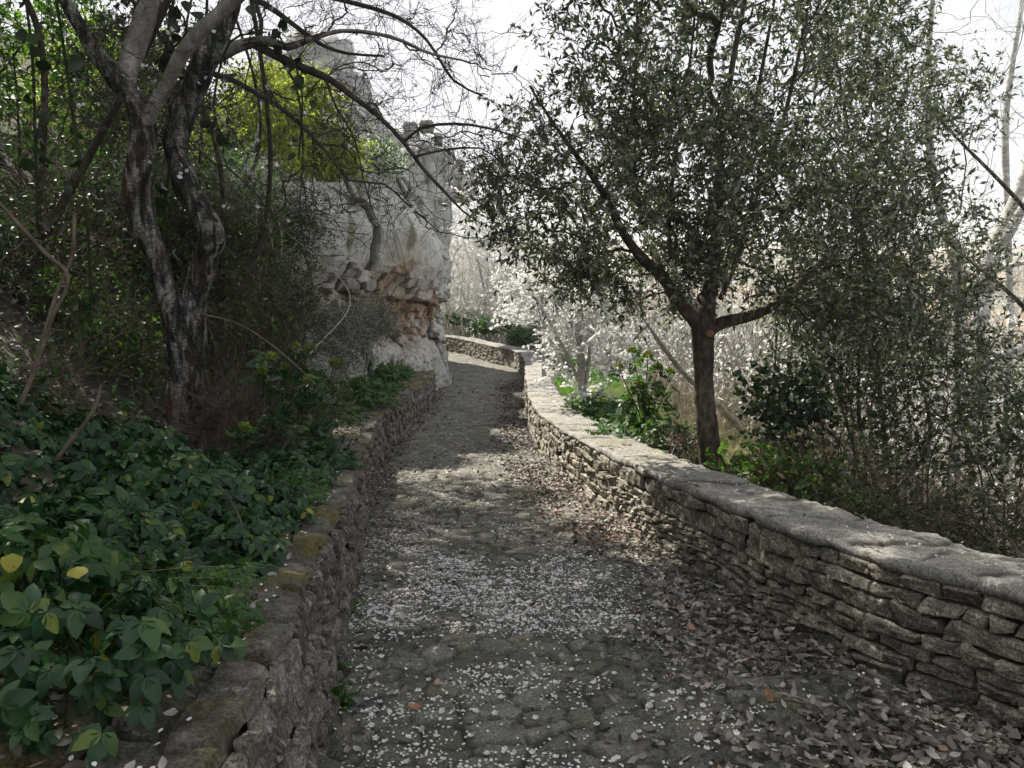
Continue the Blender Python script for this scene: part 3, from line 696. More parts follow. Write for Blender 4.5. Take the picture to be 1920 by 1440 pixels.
FLOWER = (np.array(_pv), np.array(_pf))
PETAL = (np.array([(0, 0, 0), (.35, .34, .1), (.8, .33, .16), (1, 0, .13), (.8, -.33, .16), (.35, -.34, .1)]), np.array([(0, 1, 2, 3), (0, 3, 4, 5)]))
_t = np.linspace(0, 1, 5); _w = np.array([0, .2, .27, .18, 0]); _z = .16 * (_t - .5) ** 2 * 4
DRY = (np.array([p for i in range(5) for p in ((_t[i], 0, _z[i]), (_t[i], _w[i], _z[i] + .11 * (_w[i] / .27)), (_t[i], -_w[i], _z[i] + .13 * (_w[i] / .27)))]),
       np.array([f for i in range(4) for f in ((3 * i, 3 * i + 3, 3 * i + 4, 3 * i + 1), (3 * i, 3 * i + 2, 3 * i + 5, 3 * i + 3))]))

def keep_off(A):
    """nothing grows into the ground, the walls or the cliff"""
    x, y, z = A.T; return A[z > G(x, y) + .05]

# --- the twin-stemmed almond on the left bank
b0 = at(350, 875, 6.0); b0[2] = G(b0[0], b0[1]) - .1
root = thing('almond_tree', b0, 'bare gnarled tree with two twisted stems leaning over the left wall', 'tree')
LW = .92
Lm = [limb([(352, 905, 6.0, 100), (350, 860, 6, 92), (348, 800, 6, 78), (350, 700, 6, 70), (354, 620, 6, 62), (366, 550, 5.98, 50), (384, 490, 5.95, 50), (398, 437, 5.9, 52), (372, 390, 5.9, 48), (343, 335, 5.92, 48), (328, 275, 5.95, 44), (341, 215, 6, 46), (366, 160, 6, 44), (388, 105, 6, 46), (410, 55, 6.05, 44), (432, 8, 6.1, 34), (446, -70, 6.15, 28), (470, -180, 6.2, 18), (480, -320, 6.3, 8)]),
      limb([(345, 860, 5.98, 66), (343, 780, 5.97, 56), (341, 690, 5.96, 52), (331, 610, 5.92, 48), (309, 533, 5.85, 44), (288, 467, 5.8, 46), (265, 400, 5.75, 50), (256, 345, 5.72, 50), (263, 290, 5.7, 48), (270, 250, 5.7, 46), (262, 212, 5.7, 42), (240, 170, 5.65, 38), (200, 128, 5.6, 34), (167, 80, 5.5, 30), (143, 38, 5.45, 27), (116, -12, 5.4, 25), (80, -90, 5.3, 20), (60, -200, 5.2, 10)]),
      limb([(238, 172, 5.66, 34), (236, 140, 5.72, 40), (247, 108, 5.8, 42), (264, 57, 5.9, 42), (283, 0, 6.0, 38), (300, -90, 6.1, 30), (290, -220, 6.2, 16)]),
      limb([(272, 235, 5.7, 36), (286, 205, 5.66, 28), (312, 160, 5.6, 26), (348, 90, 5.5, 27), (394, 43, 5.4, 26), (438, 0, 5.3, 24), (500, -60, 5.2, 18), (560, -160, 5.1, 9)])]
LW = .78
Br = [limb([(400, 110, 6.0, 30), (425, 97, 5.95, 28), (455, 84, 5.9, 25), (500, 77, 5.8, 22), (540, 88, 5.75, 16), (583, 73, 5.7, 12), (640, 58, 5.6, 9), (730, 68, 5.5, 8), (800, 98, 5.4, 6), (860, 112, 5.3, 4)]),
      limb([(478, 84, 5.85, 20), (533, 112, 5.8, 18), (590, 136, 5.75, 17), (620, 150, 5.7, 16), (664, 183, 5.65, 14), (712, 220, 5.6, 12), (757, 267, 5.55, 10), (792, 315, 5.5, 9), (834, 360, 5.45, 7), (868, 396, 5.4, 5), (900, 418, 5.4, 3)]),
      limb([(404, 140, 5.98, 14), (440, 152, 5.9, 12), (490, 180, 5.8, 11), (533, 207, 5.75, 10), (583, 253, 5.7, 9), (625, 300, 5.65, 8), (655, 338, 5.6, 6), (720, 345, 5.6, 5), (760, 380, 5.6, 4), (830, 440, 5.6, 2)]),
      limb([(757, 267, 5.55, 7), (790, 240, 5.5, 7), (851, 232, 5.4, 6), (914, 240, 5.3, 5), (990, 264, 5.2, 3), (1080, 300, 5.1, 2)]),
      limb([(780, 293, 5.5, 6), (834, 281, 5.45, 5), (903, 278, 5.4, 4), (944, 310, 5.4, 3)]),
      limb([(440, -20, 6.1, 16), (500, 10, 6.0, 13), (545, 42, 5.9, 11), (600, 82, 5.85, 9), (650, 100, 5.8, 7), (720, 105, 5.8, 5)]),
      limb([(455, -40, 6.1, 16), (540, -20, 6.0, 12), (640, 0, 5.9, 10), (740, 30, 5.8, 9), (800, 75, 5.7, 7), (850, 150, 5.7, 6), (905, 180, 5.6, 4)]),
      limb([(487, 78, 5.85, 10), (490, 40, 5.9, 10), (480, 0, 6, 9), (500, -60, 6.0, 8)]),
      limb([(525, 110, 5.8, 6), (550, 150, 5.8, 5), (563, 200, 5.8, 5), (568, 300, 5.85, 4), (562, 400, 5.9, 3), (575, 480, 5.9, 2)]),
      limb([(610, 145, 5.7, 6), (630, 200, 5.7, 5), (665, 260, 5.75, 4), (680, 330, 5.8, 3), (700, 400, 5.8, 2)]),
      limb([(385, 232, 5.95, 22), (392, 234, 5.9, 20), (397, 236, 5.86, 18)], .03)]
mb = MB()
for q in Lm[:2]: trunk_tube(mb, catmull(q[::2], .022), 40, .15, 13, int(q[0, 0] * 10) % 50, knob=.09)
mb.build('trunk', M['bark_almond'], root)
for q in Lm[2:] + [Br[0][:28]]:
    mb = MB(); trunk_tube(mb, catmull(q[::2], .05), 16, .07, 8, 9, knob=.08); mb.build('limb', M['bark_smooth'], root)
mb = MB()
for q in Br: trunk_tube(mb, q, 8, .08, 14, 3, knob=.1)
g = np.random.default_rng(3); A = []
for q, n, sp in [(Br[0], 60, .5), (Br[1], 110, .5), (Br[2], 70, .45), (Br[3], 26, .3), (Br[4], 14, .25), (Br[5], 60, .5), (Br[6], 80, .5), (Br[8], 26, .3), (Br[9], 26, .3), (Lm[0][-25:], 60, .8), (Lm[2][-20:], 50, .8), (Lm[1][-20:], 60, .7), (Lm[3][-20:], 60, .7)]:
    i = g.integers(len(q) // 5, len(q), n); A.append(q[i, :3] + g.normal(0, sp * .75, (n, 3)) + np.array([.12, 0, -.05]))
A = np.concatenate(A); A = A[(A[:, 2] > ZP(A[:, 1]) + 2.2)]
tips, dr = grow(mb, [q[q[:, 2] > .55] for q in Lm] + [q for q in Br if len(q) > 6], A, K=8, a=.30, wig=.11, rt=.0024, ex=.42, sides=4, seed=4, rmax=.007, sag=.03)
P = twigs(mb, tips, dr, 4, .26, .0018, .8, 5, .05)
O, T = along(P, 2, np.random.default_rng(8)); tubes(mb, np.stack([O, O + rdir(len(O), g) * .03], 1), np.tile([.0016, .001], (len(O), 1)), 3)
mb.build('branches', M['twig_dark'], root)
mb = MB(); O, T = along(P[::16], 2, g); stamp(mb, *FLOWER, O, rdir(len(O), g), rdir(len(O), g, .5), np.full(len(O), .028)); mb.build('blossom', M['blossom'], root)

LW = 1.0
# --- the evergreen oak behind the right wall
b0 = at(1340, 905, 6.9); b0[2] = G(b0[0], b0[1]) - .05
root = thing('evergreen_oak', b0, 'leafy evergreen oak forking low with a dark straight trunk behind the right wall', 'tree')
OL = [limb([(1344, 940, 6.9, 56), (1337, 880, 6.9, 46), (1328, 817, 6.9, 40), (1321, 733, 6.9, 38), (1318, 655, 6.9, 37), (1319, 618, 6.9, 44), (1320, 590, 6.92, 42), (1324, 560, 6.95, 28), (1337, 505, 7.0, 24), (1345, 400, 7.1, 20), (1352, 280, 7.2, 18), (1372, 130, 7.3, 16), (1400, -40, 7.4, 13), (1400, -260, 7.4, 9), (1400, -480, 7.4, 4)]),
      limb([(1316, 622, 6.9, 30), (1302, 600, 6.88, 27), (1282, 578, 6.85, 23), (1264, 553, 6.8, 23), (1246, 522, 6.75, 22), (1214, 496, 6.7, 19), (1170, 440, 6.6, 15), (1130, 360, 6.5, 12), (1080, 290, 6.4, 9), (1030, 220, 6.3, 6), (980, 140, 6.2, 3)]),
      limb([(1322, 625, 6.9, 28), (1340, 612, 6.85, 24), (1367, 601, 6.8, 23), (1407, 593, 6.75, 20), (1443, 578, 6.7, 17), (1482, 548, 6.7, 14), (1540, 490, 6.8, 11), (1600, 440, 6.9, 8), (1680, 380, 7, 5)]),
      limb([(1322, 600, 6.9, 18), (1350, 560, 7.05, 14), (1376, 500, 7.2, 14), (1400, 420, 7.3, 13), (1432, 330, 7.4, 12), (1470, 220, 7.5, 12), (1500, 90, 7.5, 10), (1530, -80, 7.6, 7), (1550, -250, 7.6, 4)]),
      limb([(1214, 496, 6.7, 12), (1205, 420, 6.8, 12), (1190, 320, 6.9, 11), (1188, 200, 7.0, 10), (1195, 80, 7.1, 8), (1190, -80, 7.2, 6), (1180, -260, 7.3, 4)]),
      limb([(1264, 553, 6.8, 12), (1255, 440, 6.9, 12), (1262, 330, 7, 11), (1280, 200, 7.1, 10), (1300, 60, 7.2, 8), (1310, -150, 7.3, 6)]),
      limb([(1440, 470, 7.3, 9), (1470, 400, 7.4, 9), (1445, 340, 7.2, 9), (1410, 250, 7.1, 12), (1425, 150, 7.0, 11), (1447, 30, 6.9, 9), (1470, -120, 6.9, 5)])]
mb = MB()
trunk_tube(mb, catmull(OL[0][::3], .03)[:95], 22, .10, 18, 4, knob=.10)
for q in OL[1:3]: trunk_tube(mb, catmull(q[:24:2], .04), 16, .10, 16, 6, knob=.12)
mb.build('trunk', M['bark_oak'], root)
mb = MB(); st = at(1331, 623, 6.78); q = np.array([(*at(1322, 620, 6.9), .05), (*at(1329, 624, 6.82), .036), (*at(1333, 626, 6.77), .030)]); trunk_tube(mb, catmull(q, .02), 14, .05, 9, 3)
mb.build('stub', M['cut'], root)
for q in OL[3:]: q[:, 3] *= .62
OL[0][:, 3] *= np.interp(OL[0][:, 2], [-.8, .2], [1, .7])
mb = MB()
for q in OL: trunk_tube(mb, catmull(q[3::2], .08), 9, .08, 12, 3, knob=.1)
g = np.random.default_rng(21)
A = np.concatenate([ell(760, (1.65, 7.6, 1.0), (2.15, 1.9, 2.3), g, .15), ell(90, (1.7, 6.6, 1.2), (1.9, .7, 1.5), g), ell(330, (.85, 6.5, .5), (1.2, 1.2, 1.05), g, .1), ell(170, (2.9, 7.2, -.1), (1.3, 1.4, 1.2), g, .1), ell(220, (1.7, 7.6, 3.1), (2.2, 2.2, 1.5), g, .2), ell(110, (1.3, 6.9, -.45), (1.15, 1., .4), g), ell(210, (-.3, 6.8, 4.1), (1.6, 1.6, .8), g), ell(340, (-1.7, 8.3, 4.4), (1.6, 1.6, .8), g), ell(260, (.4, 5.4, 3.7), (1.6, 1.4, .7), g), ell(90, (2.6, 6.3, -.75), (.7, .6, .6), g)])  # includes overhead crown parts out of view, added to shade near wall and path
A = A[(A[:, 2] > ZP(A[:, 1]) + 1.35) & (A[:, 2] > -.72 + .3 * np.maximum(1.3 - A[:, 0], 0))]
fk = at(1320, 590, 6.9); lm = np.concatenate([q[:22, :3] for q in OL[1:3]]); A = A[(np.linalg.norm((A - fk) * np.array([1, .6, 1]), axis=1) > .46) & ~((np.linalg.norm((A[:, None] - lm[None]) * np.array([1, .45, 1.]), axis=2).min(1) < .2) & (A[:, 1] < 7.3))]
A = A[(fbm(A, 1.7, 2, 77) > -.32) & ~((A[:, 0] < 1.25) & (A[:, 1] > 7.25 + .5 * (A[:, 0] > .6)) & (A[:, 2] < 2.4))]
tips, dr = grow(mb, [q[2:] for q in OL], A, K=6, a=.35, wig=.09, rt=.0032, ex=.45, sides=4, seed=6, rmax=.045)
P = twigs(mb, tips, dr, 6, .30, .0022, .9, 7, .05)
mb.build('branches', M['bark_oak'], root)
mb = MB(); leafy(mb, P, 8, .064, L_SMALL, 9, up=.5, out=.9, hang=.15); mb.build('foliage', M['oakleaf'], root)
mb = MB(); O, T = along(P[g.integers(0, len(P), 60)], 3, g); O = O[(O[:, 0] < 1.0)]; stamp(mb, *FLOWER, O, rdir(len(O), g), rdir(len(O), g, .2), np.full(len(O), .04)); mb.build('blossom', M['blossom'], root)

def shrub(name, label, cat, base, crowns, nA, tw, leaf=None, lmat=None, k=6, L=.05, stems=3, wmat='twig_dark', rt=.003, seed=1, group=None, sag=0., hang=0., up=.6, sides=4, wig=.1, srad=.014, extra=None, kk=None, spread=.9, K=5):
    """crowns: list of (centre, radii); tw: (count, length, radius)"""
    g = np.random.default_rng(seed); base = np.array(base, float)
    root = thing(name, base, label, cat, group)
    A = np.concatenate([ell(int(nA * (r[0] * r[1] * r[2]) / sum(q[1][0] * q[1][1] * q[1][2] for q in crowns)) + 1, c, r, g, .1) for c, r in crowns]); A = keep_off(A)
    G_ = []
    for i in range(stems):
        c, r = crowns[i % len(crowns)]; e = np.array(c) + g.normal(0, .4, 3) * np.array(r); b = base + np.array([g.normal(0, .08 * stems ** .5), g.normal(0, .08 * stems ** .5), -.05])
        m_ = (b + e) / 2 + g.normal(0, .15, 3) * np.linalg.norm(e - b)
        q = catmull(np.array([(*b, srad), (*m_, srad * .7), (*e, srad * .35)]), .1); G_.append(q)
    mb = MB()
    for q in G_: trunk_tube(mb, q, 6, .08, 10, seed)
    tips, dr = grow(mb, G_, A, K=K, a=.4, wig=wig, rt=rt, ex=.42, sides=sides, seed=seed, rmax=srad, sag=sag)
    P = twigs(mb, tips, dr, tw[0], tw[1], tw[2], spread, seed + 1, sag)
    mb.build('branches', M[wmat], root)
    if leaf is not None:
        mb = MB(); leafy(mb, P, k, L, leaf, seed + 2, hang=hang, up=up); mb.build('foliage', M[lmat], root)
    if extra: extra(root, P, g)
    return root
def blossoms(n, sz=.035, mt='blossom'):
    def f(root, P, g):
        mb = MB(); O, T = along(P, n, g, .0); stamp(mb, *FLOWER, O, rdir(len(O), g), rdir(len(O), g, .3), sz * (.7 + .6 * g.random(len(O)))); mb.build('blossom', M[mt], root)
    return f
def gp(px, py, Y, dz=0.):
    p = at(px, py, Y); p[2] = G(p[0], p[1]) + dz; return p
def wp(px, py, Y): return tuple(at(px, py, Y))

# right-hand evergreens and climbers
shrub('laurel_tree', 'dense dark evergreen crown filling the space between the oak and the pale bare trunks', 'tree', gp(1640, 800, 8.6), [(wp(1600, 430, 8.6), (.8, 1.0, 1.2)), (wp(1570, 640, 8.2), (.8, .9, .8)), (wp(1620, 120, 8.8), (.7, .8, .8)), (wp(1730, 600, 8.4), (.75, .9, .75))], 430, (6, .34, .0022), L_SMALL, 'oakleaf', 8, .066, 5, 'bark_oak', seed=31, srad=.032, rt=.0032)
shrub('laurel_tree', 'sparse evergreen branches trailing across the pale sky at the right edge', 'tree', gp(1900, 800, 9.2), [(wp(1800, 450, 9.0), (.6, .7, .4)), (wp(1780, 200, 9.2), (.7, .8, .5)), (wp(1900, 700, 8.2), (.5, .6, .5))], 110, (5, .36, .002), L_SMALL, 'oakleaf', 7, .068, 4, 'bark_oak', seed=32, srad=.045)
HS = [(1480, 760, 7.0, (.45, .45, .5), 'ivy', L_WIDE, .055, 'ivy hanging in dark heart-shaped leaves right of the oak trunk'),
      (1620, 760, 7.2, (.7, .6, .75), 'evergreen', L_OVAL, .055, 'dark leafy hedge shrub rising behind the middle of the right wall'),
      (1760, 780, 6.8, (.75, .6, .7), 'evergreen', L_OVAL, .055, 'tangled leafy hedge shrub behind the right wall below the pale trunk'),
      (1890, 830, 6.2, (.6, .6, .6), 'evergreen', L_OVAL, .055, 'leafy hedge shrub at the right edge of the view behind the wall')]
for i, (px, py, Y, r, lm, lf, L, lab) in enumerate(HS):
    shrub('hedge_shrub' if i else 'ivy', lab, 'shrub' if i else 'ivy', gp(px, 900, Y), [(wp(px, py, Y), r)], 100, (4, .26, .002), lf, lm, 3, L, 5, 'twig_dark', seed=40 + i, srad=.010)
for i, (px, py, Y, rr, lab) in enumerate([(1560, 900, 6.3, (.55, .4, .38), 'bare brown bramble tangle just behind the wall right of the oak'), (1700, 950, 5.6, (.5, .35, .33), 'bare brown bramble tangle behind the middle of the right wall'), (1850, 985, 5.0, (.5, .35, .34), 'bare brown bramble tangle behind the wall at the right edge')]):
    shrub('bramble', lab, 'bramble', gp(px, py + 60, Y), [(wp(px, py, Y), rr)], 150, (4, .25, .0017), L3, 'evergreen', 1, .028, 8, 'twig_brown', seed=50 + i, srad=.006, rt=.0022)
shrub('fern', 'green fronds with russet dead leaves at the foot of the oak by the wall', 'fern', gp(1440, 930, 6.4), [(wp(1450, 900, 6.4), (.55, .4, .2))], 60, (3, .2, .0016), L_FERN, 'midgreen', 2, .12, 8, 'twig_brown', seed=60, srad=.004, extra=lambda r, P, g: (lambda m_: (leafy(m_, P, 1, .07, L_OVAL, 61), m_.build('dead_leaves', M['russet'], r)))(MB()))

# pale bare trees on the right
def bare(name, label, limbs, nA, spread, wm='bark_poplar', seed=1, tw=(5, .5, .003), rt=.005, tm='twig_grey', group=None, base=None, ext=None):
    g = np.random.default_rng(seed); b = np.array(limbs[0][0, :3]); root = thing(name, b, label, 'tree', group)
    mb = MB()
    for q in limbs: trunk_tube(mb, q, 12, .05, 6, seed, knob=.08)
    mb.build('trunk', M[wm], root)
    mb = MB(); A = []
    for q, n in zip(limbs, nA):
        i = g.integers(len(q) // 3, len(q), n); A.append(q[i, :3] + g.normal(0, spread, (n, 3)) + np.array([0, 0, .2 * spread]))
    tips, dr = grow(mb, limbs, (lambda Q: Q[~((Q[:, 0] < xr(Q[:, 1]) + .15) & (Q[:, 2] < ZP(Q[:, 1]) + 1.7))])(np.concatenate(A)), K=7, a=.4, wig=.09, rt=rt, ex=.42, sides=4, seed=seed, rmax=.04)
    P = twigs(mb, tips, dr, tw[0], tw[1], tw[2], .6, seed + 1)
    mb.build('branches', M[tm], root)
    if ext: ext(root, P, g)
    return root
b1 = gp(1838, 800, 11.5, -.1); q1 = limb([(1834, 700, 11.5, 32), (1838, 640, 11.5, 31), (1842, 560, 11.5, 30), (1866, 455, 11.5, 28), (1898, 390, 11.5, 24), (1940, 270, 11.5, 18), (1970, 100, 11.5, 12), (1980, -100, 11.5, 6)])
q1 = np.vstack([[(*b1, .14)], q1]); q1 = catmull(q1[::4], .12)
bare('poplar', 'tall pale smooth-barked bare tree with a forked trunk at the right edge', [q1, limb([(1858, 480, 11.5, 22), (1890, 440, 11.3, 20), (1930, 370, 11.2, 14), (1990, 300, 11, 10)]), limb([(1846, 530, 11.5, 12), (1870, 505, 11.2, 11), (1930, 490, 11, 8), (1990, 470, 11, 6)]), limb([(1840, 690, 11.5, 14), (1880, 665, 11.2, 12), (1930, 650, 11, 10), (1990, 600, 11, 6)])], (60, 30, 20, 20), .7, seed=71)
b2 = gp(1805, 800, 10.5, -.1); q2 = limb([(1800, 640, 10.5, 24), (1795, 520, 10.5, 20), (1784, 470, 10.5, 19), (1762, 390, 10.5, 16), (1746, 300, 10.5, 15), (1738, 180, 10.5, 12), (1745, 40, 10.5, 9), (1760, -120, 10.5, 5)])
q2 = np.vstack([[(*b2, .10)], q2]); q2 = catmull(q2[::4], .12)
bare('poplar', 'slender grey bare trunk crossing the open patch of sky right of the evergreen crown', [q2], (80,), .7, seed=72)
q3 = limb([(1895, 620, 13, 12), (1888, 380, 13, 12), (1885, 230, 13, 11), (1898, 120, 13, 9), (1915, 10, 13, 7), (1925, -120, 13, 4)]); b3 = gp(1895, 800, 13, -.1)
q3 = catmull(np.vstack([[(*b3, .07)], q3[::4]]), .12)
bare('poplar', 'thinnest of the pale bare trees, rising to the top right corner', [q3], (60,), .7, seed=73)
q4 = limb([(1462, 930, 8.6, 13), (1440, 880, 8.8, 12), (1385, 800, 9, 12), (1330, 745, 9.1, 11), (1290, 708, 9.2, 10), (1250, 660, 9.3, 8), (1215, 610, 9.4, 5), (1190, 570, 9.5, 3)])
q4[:, 2] += 0
root = thing('dead_branch', q4[0, :3], 'long pale dead branch leaning diagonally behind the oak trunk', 'branch')
mb = MB(); trunk_tube(mb, q4, 10, .06, 6, 3); mb.build('bough', M['bark_poplar'], root)
mb = MB(); g = np.random.default_rng(9); A = q4[g.integers(4, len(q4), 26), :3] + g.normal(0, .4, (26, 3)); A = keep_off(A); t_, d_ = grow(mb, [q4], A, K=6, rt=.004, seed=3); twigs(mb, t_, d_, 4, .3, .002, .8, 3); mb.build('twigs', M['twig_grey'], root)

# blossoming tree beyond the wall
def slim(px, Y, top, w, seed, lean=0):
    g = np.random.default_rng(seed); b = gp(px[0], px[1], Y, -.05)
    return b
bb = gp(1112, 812, 11.0, -.05)
ql = [limb([(1114, 815, 11, 8), (1100, 770, 11, 8), (1088, 725, 11, 8), (1070, 680, 11.1, 7), (1040, 620, 11.2, 6), (1010, 570, 11.3, 5), (985, 520, 11.4, 3)]),
      limb([(1088, 735, 11, 12), (1090, 690, 11, 16), (1086, 640, 11.1, 15), (1082, 590, 11.2, 12), (1075, 520, 11.3, 9), (1060, 460, 11.4, 5)]),
      limb([(1094, 740, 11, 7), (1104, 680, 11, 8), (1110, 620, 11, 7), (1130, 560, 11, 5), (1150, 500, 11, 3)]),
      limb([(1075, 690, 11.1, 5), (1045, 655, 11.1, 4), (1020, 615, 11.2, 3), (1005, 560, 11.3, 3)])]
bare('blossom_tree', 'slim tree covered in white blossom just beyond the bend of the right wall', ql, (60, 70, 70, 8), .34, seed=81, tw=(5, .28, .0025), ext=blossoms(12, .042))
ql = [limb([(1020, 600, 15, 8), (1010, 540, 15, 7), (1000, 470, 15, 5), (985, 420, 15, 3)]), limb([(1010, 560, 15, 5), (1050, 480, 15, 4), (1090, 420, 15, 3)])]
b = gp(1020, 700, 15, -.05); ql[0] = catmull(np.vstack([[(*b, .05)], ql[0][::4]]), .12)
bare('blossom_tree', 'white-blossomed tree farther back, rising behind the slim blossoming one', ql, (60, 60), .6, seed=82, tw=(5, .35, .003), ext=blossoms(9, .05))
#PART4
# --- left bank: trees with unseen crowns added to shade the path, shrubs, ivy, brambles
shrub('added_shade_tree', 'tall ivy-covered tree added for shade on the bank behind the twin-stemmed almond', 'tree', gp(355, 640, 8.2), [((-3.9, 8.4, 4.2), (1.9, 1.7, 1.5)), ((-2.9, 6.4, 4.2), (1.6, 1.5, 1.1)),((-3.4, 9.6, 4.4), (.9, 1.0, .8))], 720, (5, .36, .0022), L_OVAL, 'ivy', 8, .085, 3, 'bark_oak', seed=101, srad=.035, rt=.0035)
shrub('added_shade_tree', 'leafy green tree added for shade on the bank at the far left edge', 'tree', gp(60, 640, 6.6), [((-4.6, 5.6, 3.2), (1.8, 1.8, 1.9)), ((-3.4, 4.4, 4.0), (1.5, 1.5, 1.0))], 560, (5, .36, .0022), L_OVAL, 'midgreen', 8, .075, 3, 'bark_oak', seed=102, srad=.035, rt=.0035)
shrub('added_shade_tree', 'slender tree added for shade on the cliff top behind the lime-green shrubs', 'tree', (-4.9, 11.9, float(G(-4.9, 11.9))), [((-4.2, 10.9, 4.5), (.85, 1.2, .8)), ((-4.6, 12.6, 4.5), (.9, 1.1, .7))], 230, (5, .36, .0022), L_OVAL, 'ivy', 8, .075, 3, 'bark_oak', seed=104, srad=.03, rt=.003)  # extra tree, its crowns above the view added to shade the path
BG = [((-7.2, 9.6, 2.6), (1.9, 1.3, 1.6), 'midgreen', L_OVAL, .07, 'backlit green shrub high on the bank in the top left corner'),
      ((-5.4, 9.4, 1.6), (1.3, 1.0, 1.5), 'midgreen', L_OVAL, .06, 'backlit green shrub high on the bank, left of the almond stems'),
      ((-3.9, 9.0, 1.5), (.9, .8, 1.2), 'olive', L_OVAL, .05, 'grey-green shrub seen between the two almond stems'),
      ((-6.0, 7.4, .2), (1.1, .9, 1.0), 'ivy', L_OVAL, .06, 'dark shrub in the shade at the left edge halfway up the bank')]
BG += [((-3.5, 12.0, .1), (.75, .5, .9), 'olive', L_OVAL, .045, 'grey-green climber hiding the left part of the pale cliff face'), ((-3.5, 4.9, -.95), (.7, .5, .35), 'ivy', L_OVAL, .05, 'low shaded leafy bush at the left edge behind the brambles'), ((-3.3, 8.2, -.35), (.7, .5, .7), 'evergreen', L_OVAL, .05, 'dark green shrub filling the gap right of the almond trunk'), ((-4.3, 7.6, -.3), (.9, .6, .9), 'evergreen', L_OVAL, .05, 'dark green shrub directly behind the almond trunk'), ((-3.6, 6.2, -.9), (.7, .5, .55), 'midgreen', L_OVAL, .05, 'mid green bush left of the foot of the almond trunk'), ((-4.4, 5.8, -.2), (.8, .6, .7), 'ivy', L_OVAL, .055, 'shaded bush at the left edge above the canes'), ((-4.1, 11.2, .3), (1.0, .6, .9), 'midgreen', L_OVAL, .055, 'green climbing shrub covering the left end of the cliff face'), ((-3.4, 10.6, -1.0), (.8, .6, .7), 'evergreen', L_SMALL, .055, 'dark green shrub below the left end of the cliff')]
for i, (c, r, lm, lf, L, lab) in enumerate(BG):
    b = np.array([c[0], c[1], G(c[0], c[1])]); shrub('shrub', lab, 'shrub', b, [(c, r)], 260, (4, .32, .002), lf, lm, 8, L, 4, 'twig_dark', seed=110 + i, srad=.02)
LM = [((490, 230, 13), (.75, .6, .95), 'tall lime-green shrub glowing in the sun on the cliff top left of the crag'),
      ((555, 190, 14.5), (.7, .5, .6), 'lime-green shrub on the cliff top just below the grey outcrop'),
      ((430, 300, 12.4), (.6, .5, .8), 'lime-green shrub behind the right almond stem'),
      ((610, 285, 14.5), (.65, .5, .5), 'lime-green shrub on the cliff brow among bare twigs'),
      ((200, 150, 12.0), (1.3, .7, .9), 'lime-green shrub behind the fork of the left almond stem')]
for i, ((px, py, Y), r, lab) in enumerate(LM):
    c = wp(px, py, Y); b = np.array([c[0], c[1], max(G(c[0], c[1]), c[2] - 1.6)]); shrub('lime_shrub', lab, 'shrub', b, [(c, r)], 260, (5, .3, .002), L_SMALL, 'lime', 10, .07, 5, 'twig_grey', seed=120 + i, srad=.014, sag=.15, hang=.8)
c = wp(705, 300, 16.0); shrub('flowering_shrub', 'green shrub with white blossom on the brow of the cliff', 'shrub', (c[0] - .3, c[1] + .3, c[2] - .8), [(c, (.6, .4, .42))], 80, (5, .25, .002), L_SMALL, 'midgreen', 8, .06, 4, 'twig_grey', seed=130, extra=blossoms(1, .07))
c = wp(695, 400, 16.6); shrub('hanging_plant', 'thin yellowish plant hanging down the crack in the cliff face', 'plant', (c[0], c[1], c[2] + .5), [(c, (.14, .2, .6))], 40, (4, .16, .0015), L_SMALL, 'olive', 5, .05, 3, 'twig_brown', seed=131, srad=.006, sag=.3, hang=.8)
c = wp(755, 520, 17.6); shrub('hanging_plant', 'mossy tuft growing on the rusty ledge of the cliff', 'plant', (c[0], c[1], c[2] + .3), [(c, (.16, .25, .3))], 40, (4, .12, .0015), L_SMALL, 'olive', 6, .04, 3, 'twig_brown', seed=132, srad=.006, sag=.2, hang=.5)
OLV = [((640, 625, 12.6), (.62, .55, .6), 'grey-green small-leaved shrub at the foot of the cliff'), ((520, 560, 11.2), (.5, .5, .6), 'grey-green small-leaved shrub left of the cliff foot'), ((700, 600, 14.2), (.45, .4, .4), 'smallest grey-green shrub, close under the rusty rock')]
for i, ((px, py, Y), r, lab) in enumerate(OLV):
    c = wp(px, py, Y); shrub('grey_shrub', lab, 'shrub', (c[0], c[1], G(c[0], c[1])), [(c, r)], 200, (5, .22, .0018), L_SMALL, 'olive', 6, .04, 6, 'twig_grey', seed=140 + i, srad=.012)
# dead twiggy tangles
TW = [((60, 520, 6.2), (.8, .6, .8), 'dry tangle of bare stems at the left edge of the bank'), ((190, 640, 6.0), (.7, .6, .6), 'dry tangle of bare stems left of the almond trunk'), ((150, 340, 7.0), (.9, .7, .9), 'tall dry tangle left of the almond fork'),
      ((470, 640, 7.0), (.6, .5, .65), 'dry tangle of stems right of the almond trunk'), ((560, 760, 7.6), (.45, .5, .42), 'low dry brush above the left wall'), ((450, 440, 8.4), (.6, .5, .7), 'bare twiggy shrub between the almond and the cliff'),
      ((440, 800, 5.6), (.42, .4, .3), 'dead brown brush at the foot of the almond trunk'), ((470, 360, 11.0), (.5, .5, .6), 'bare grey thicket in front of the cliff face'), ((300, 500, 8.0), (.7, .5, .9), 'bare twigs seen through the almond stems'), ((30, 760, 4.6), (.5, .4, .4), 'dry stems above the brambles at the left edge')]
for i, ((px, py, Y), r, lab) in enumerate(TW):
    c = wp(px, py, Y); shrub('dry_brush', lab, 'brush', (c[0], c[1], G(c[0], c[1])), [(c, r)], 170, (5, .34, .0019), None, None, 0, 0, 9, 'twig_brown' if i != 7 else 'twig_grey', seed=150 + i, srad=.010, rt=.0026, wig=.14, spread=.7,
          extra=(lambda R_, P, g: (lambda m_: (leafy(m_, P, 1, .04, L_OVAL, 151), m_.build('leaves', M['bramble_lt'], R_)))(MB())) if i != 6 else None)
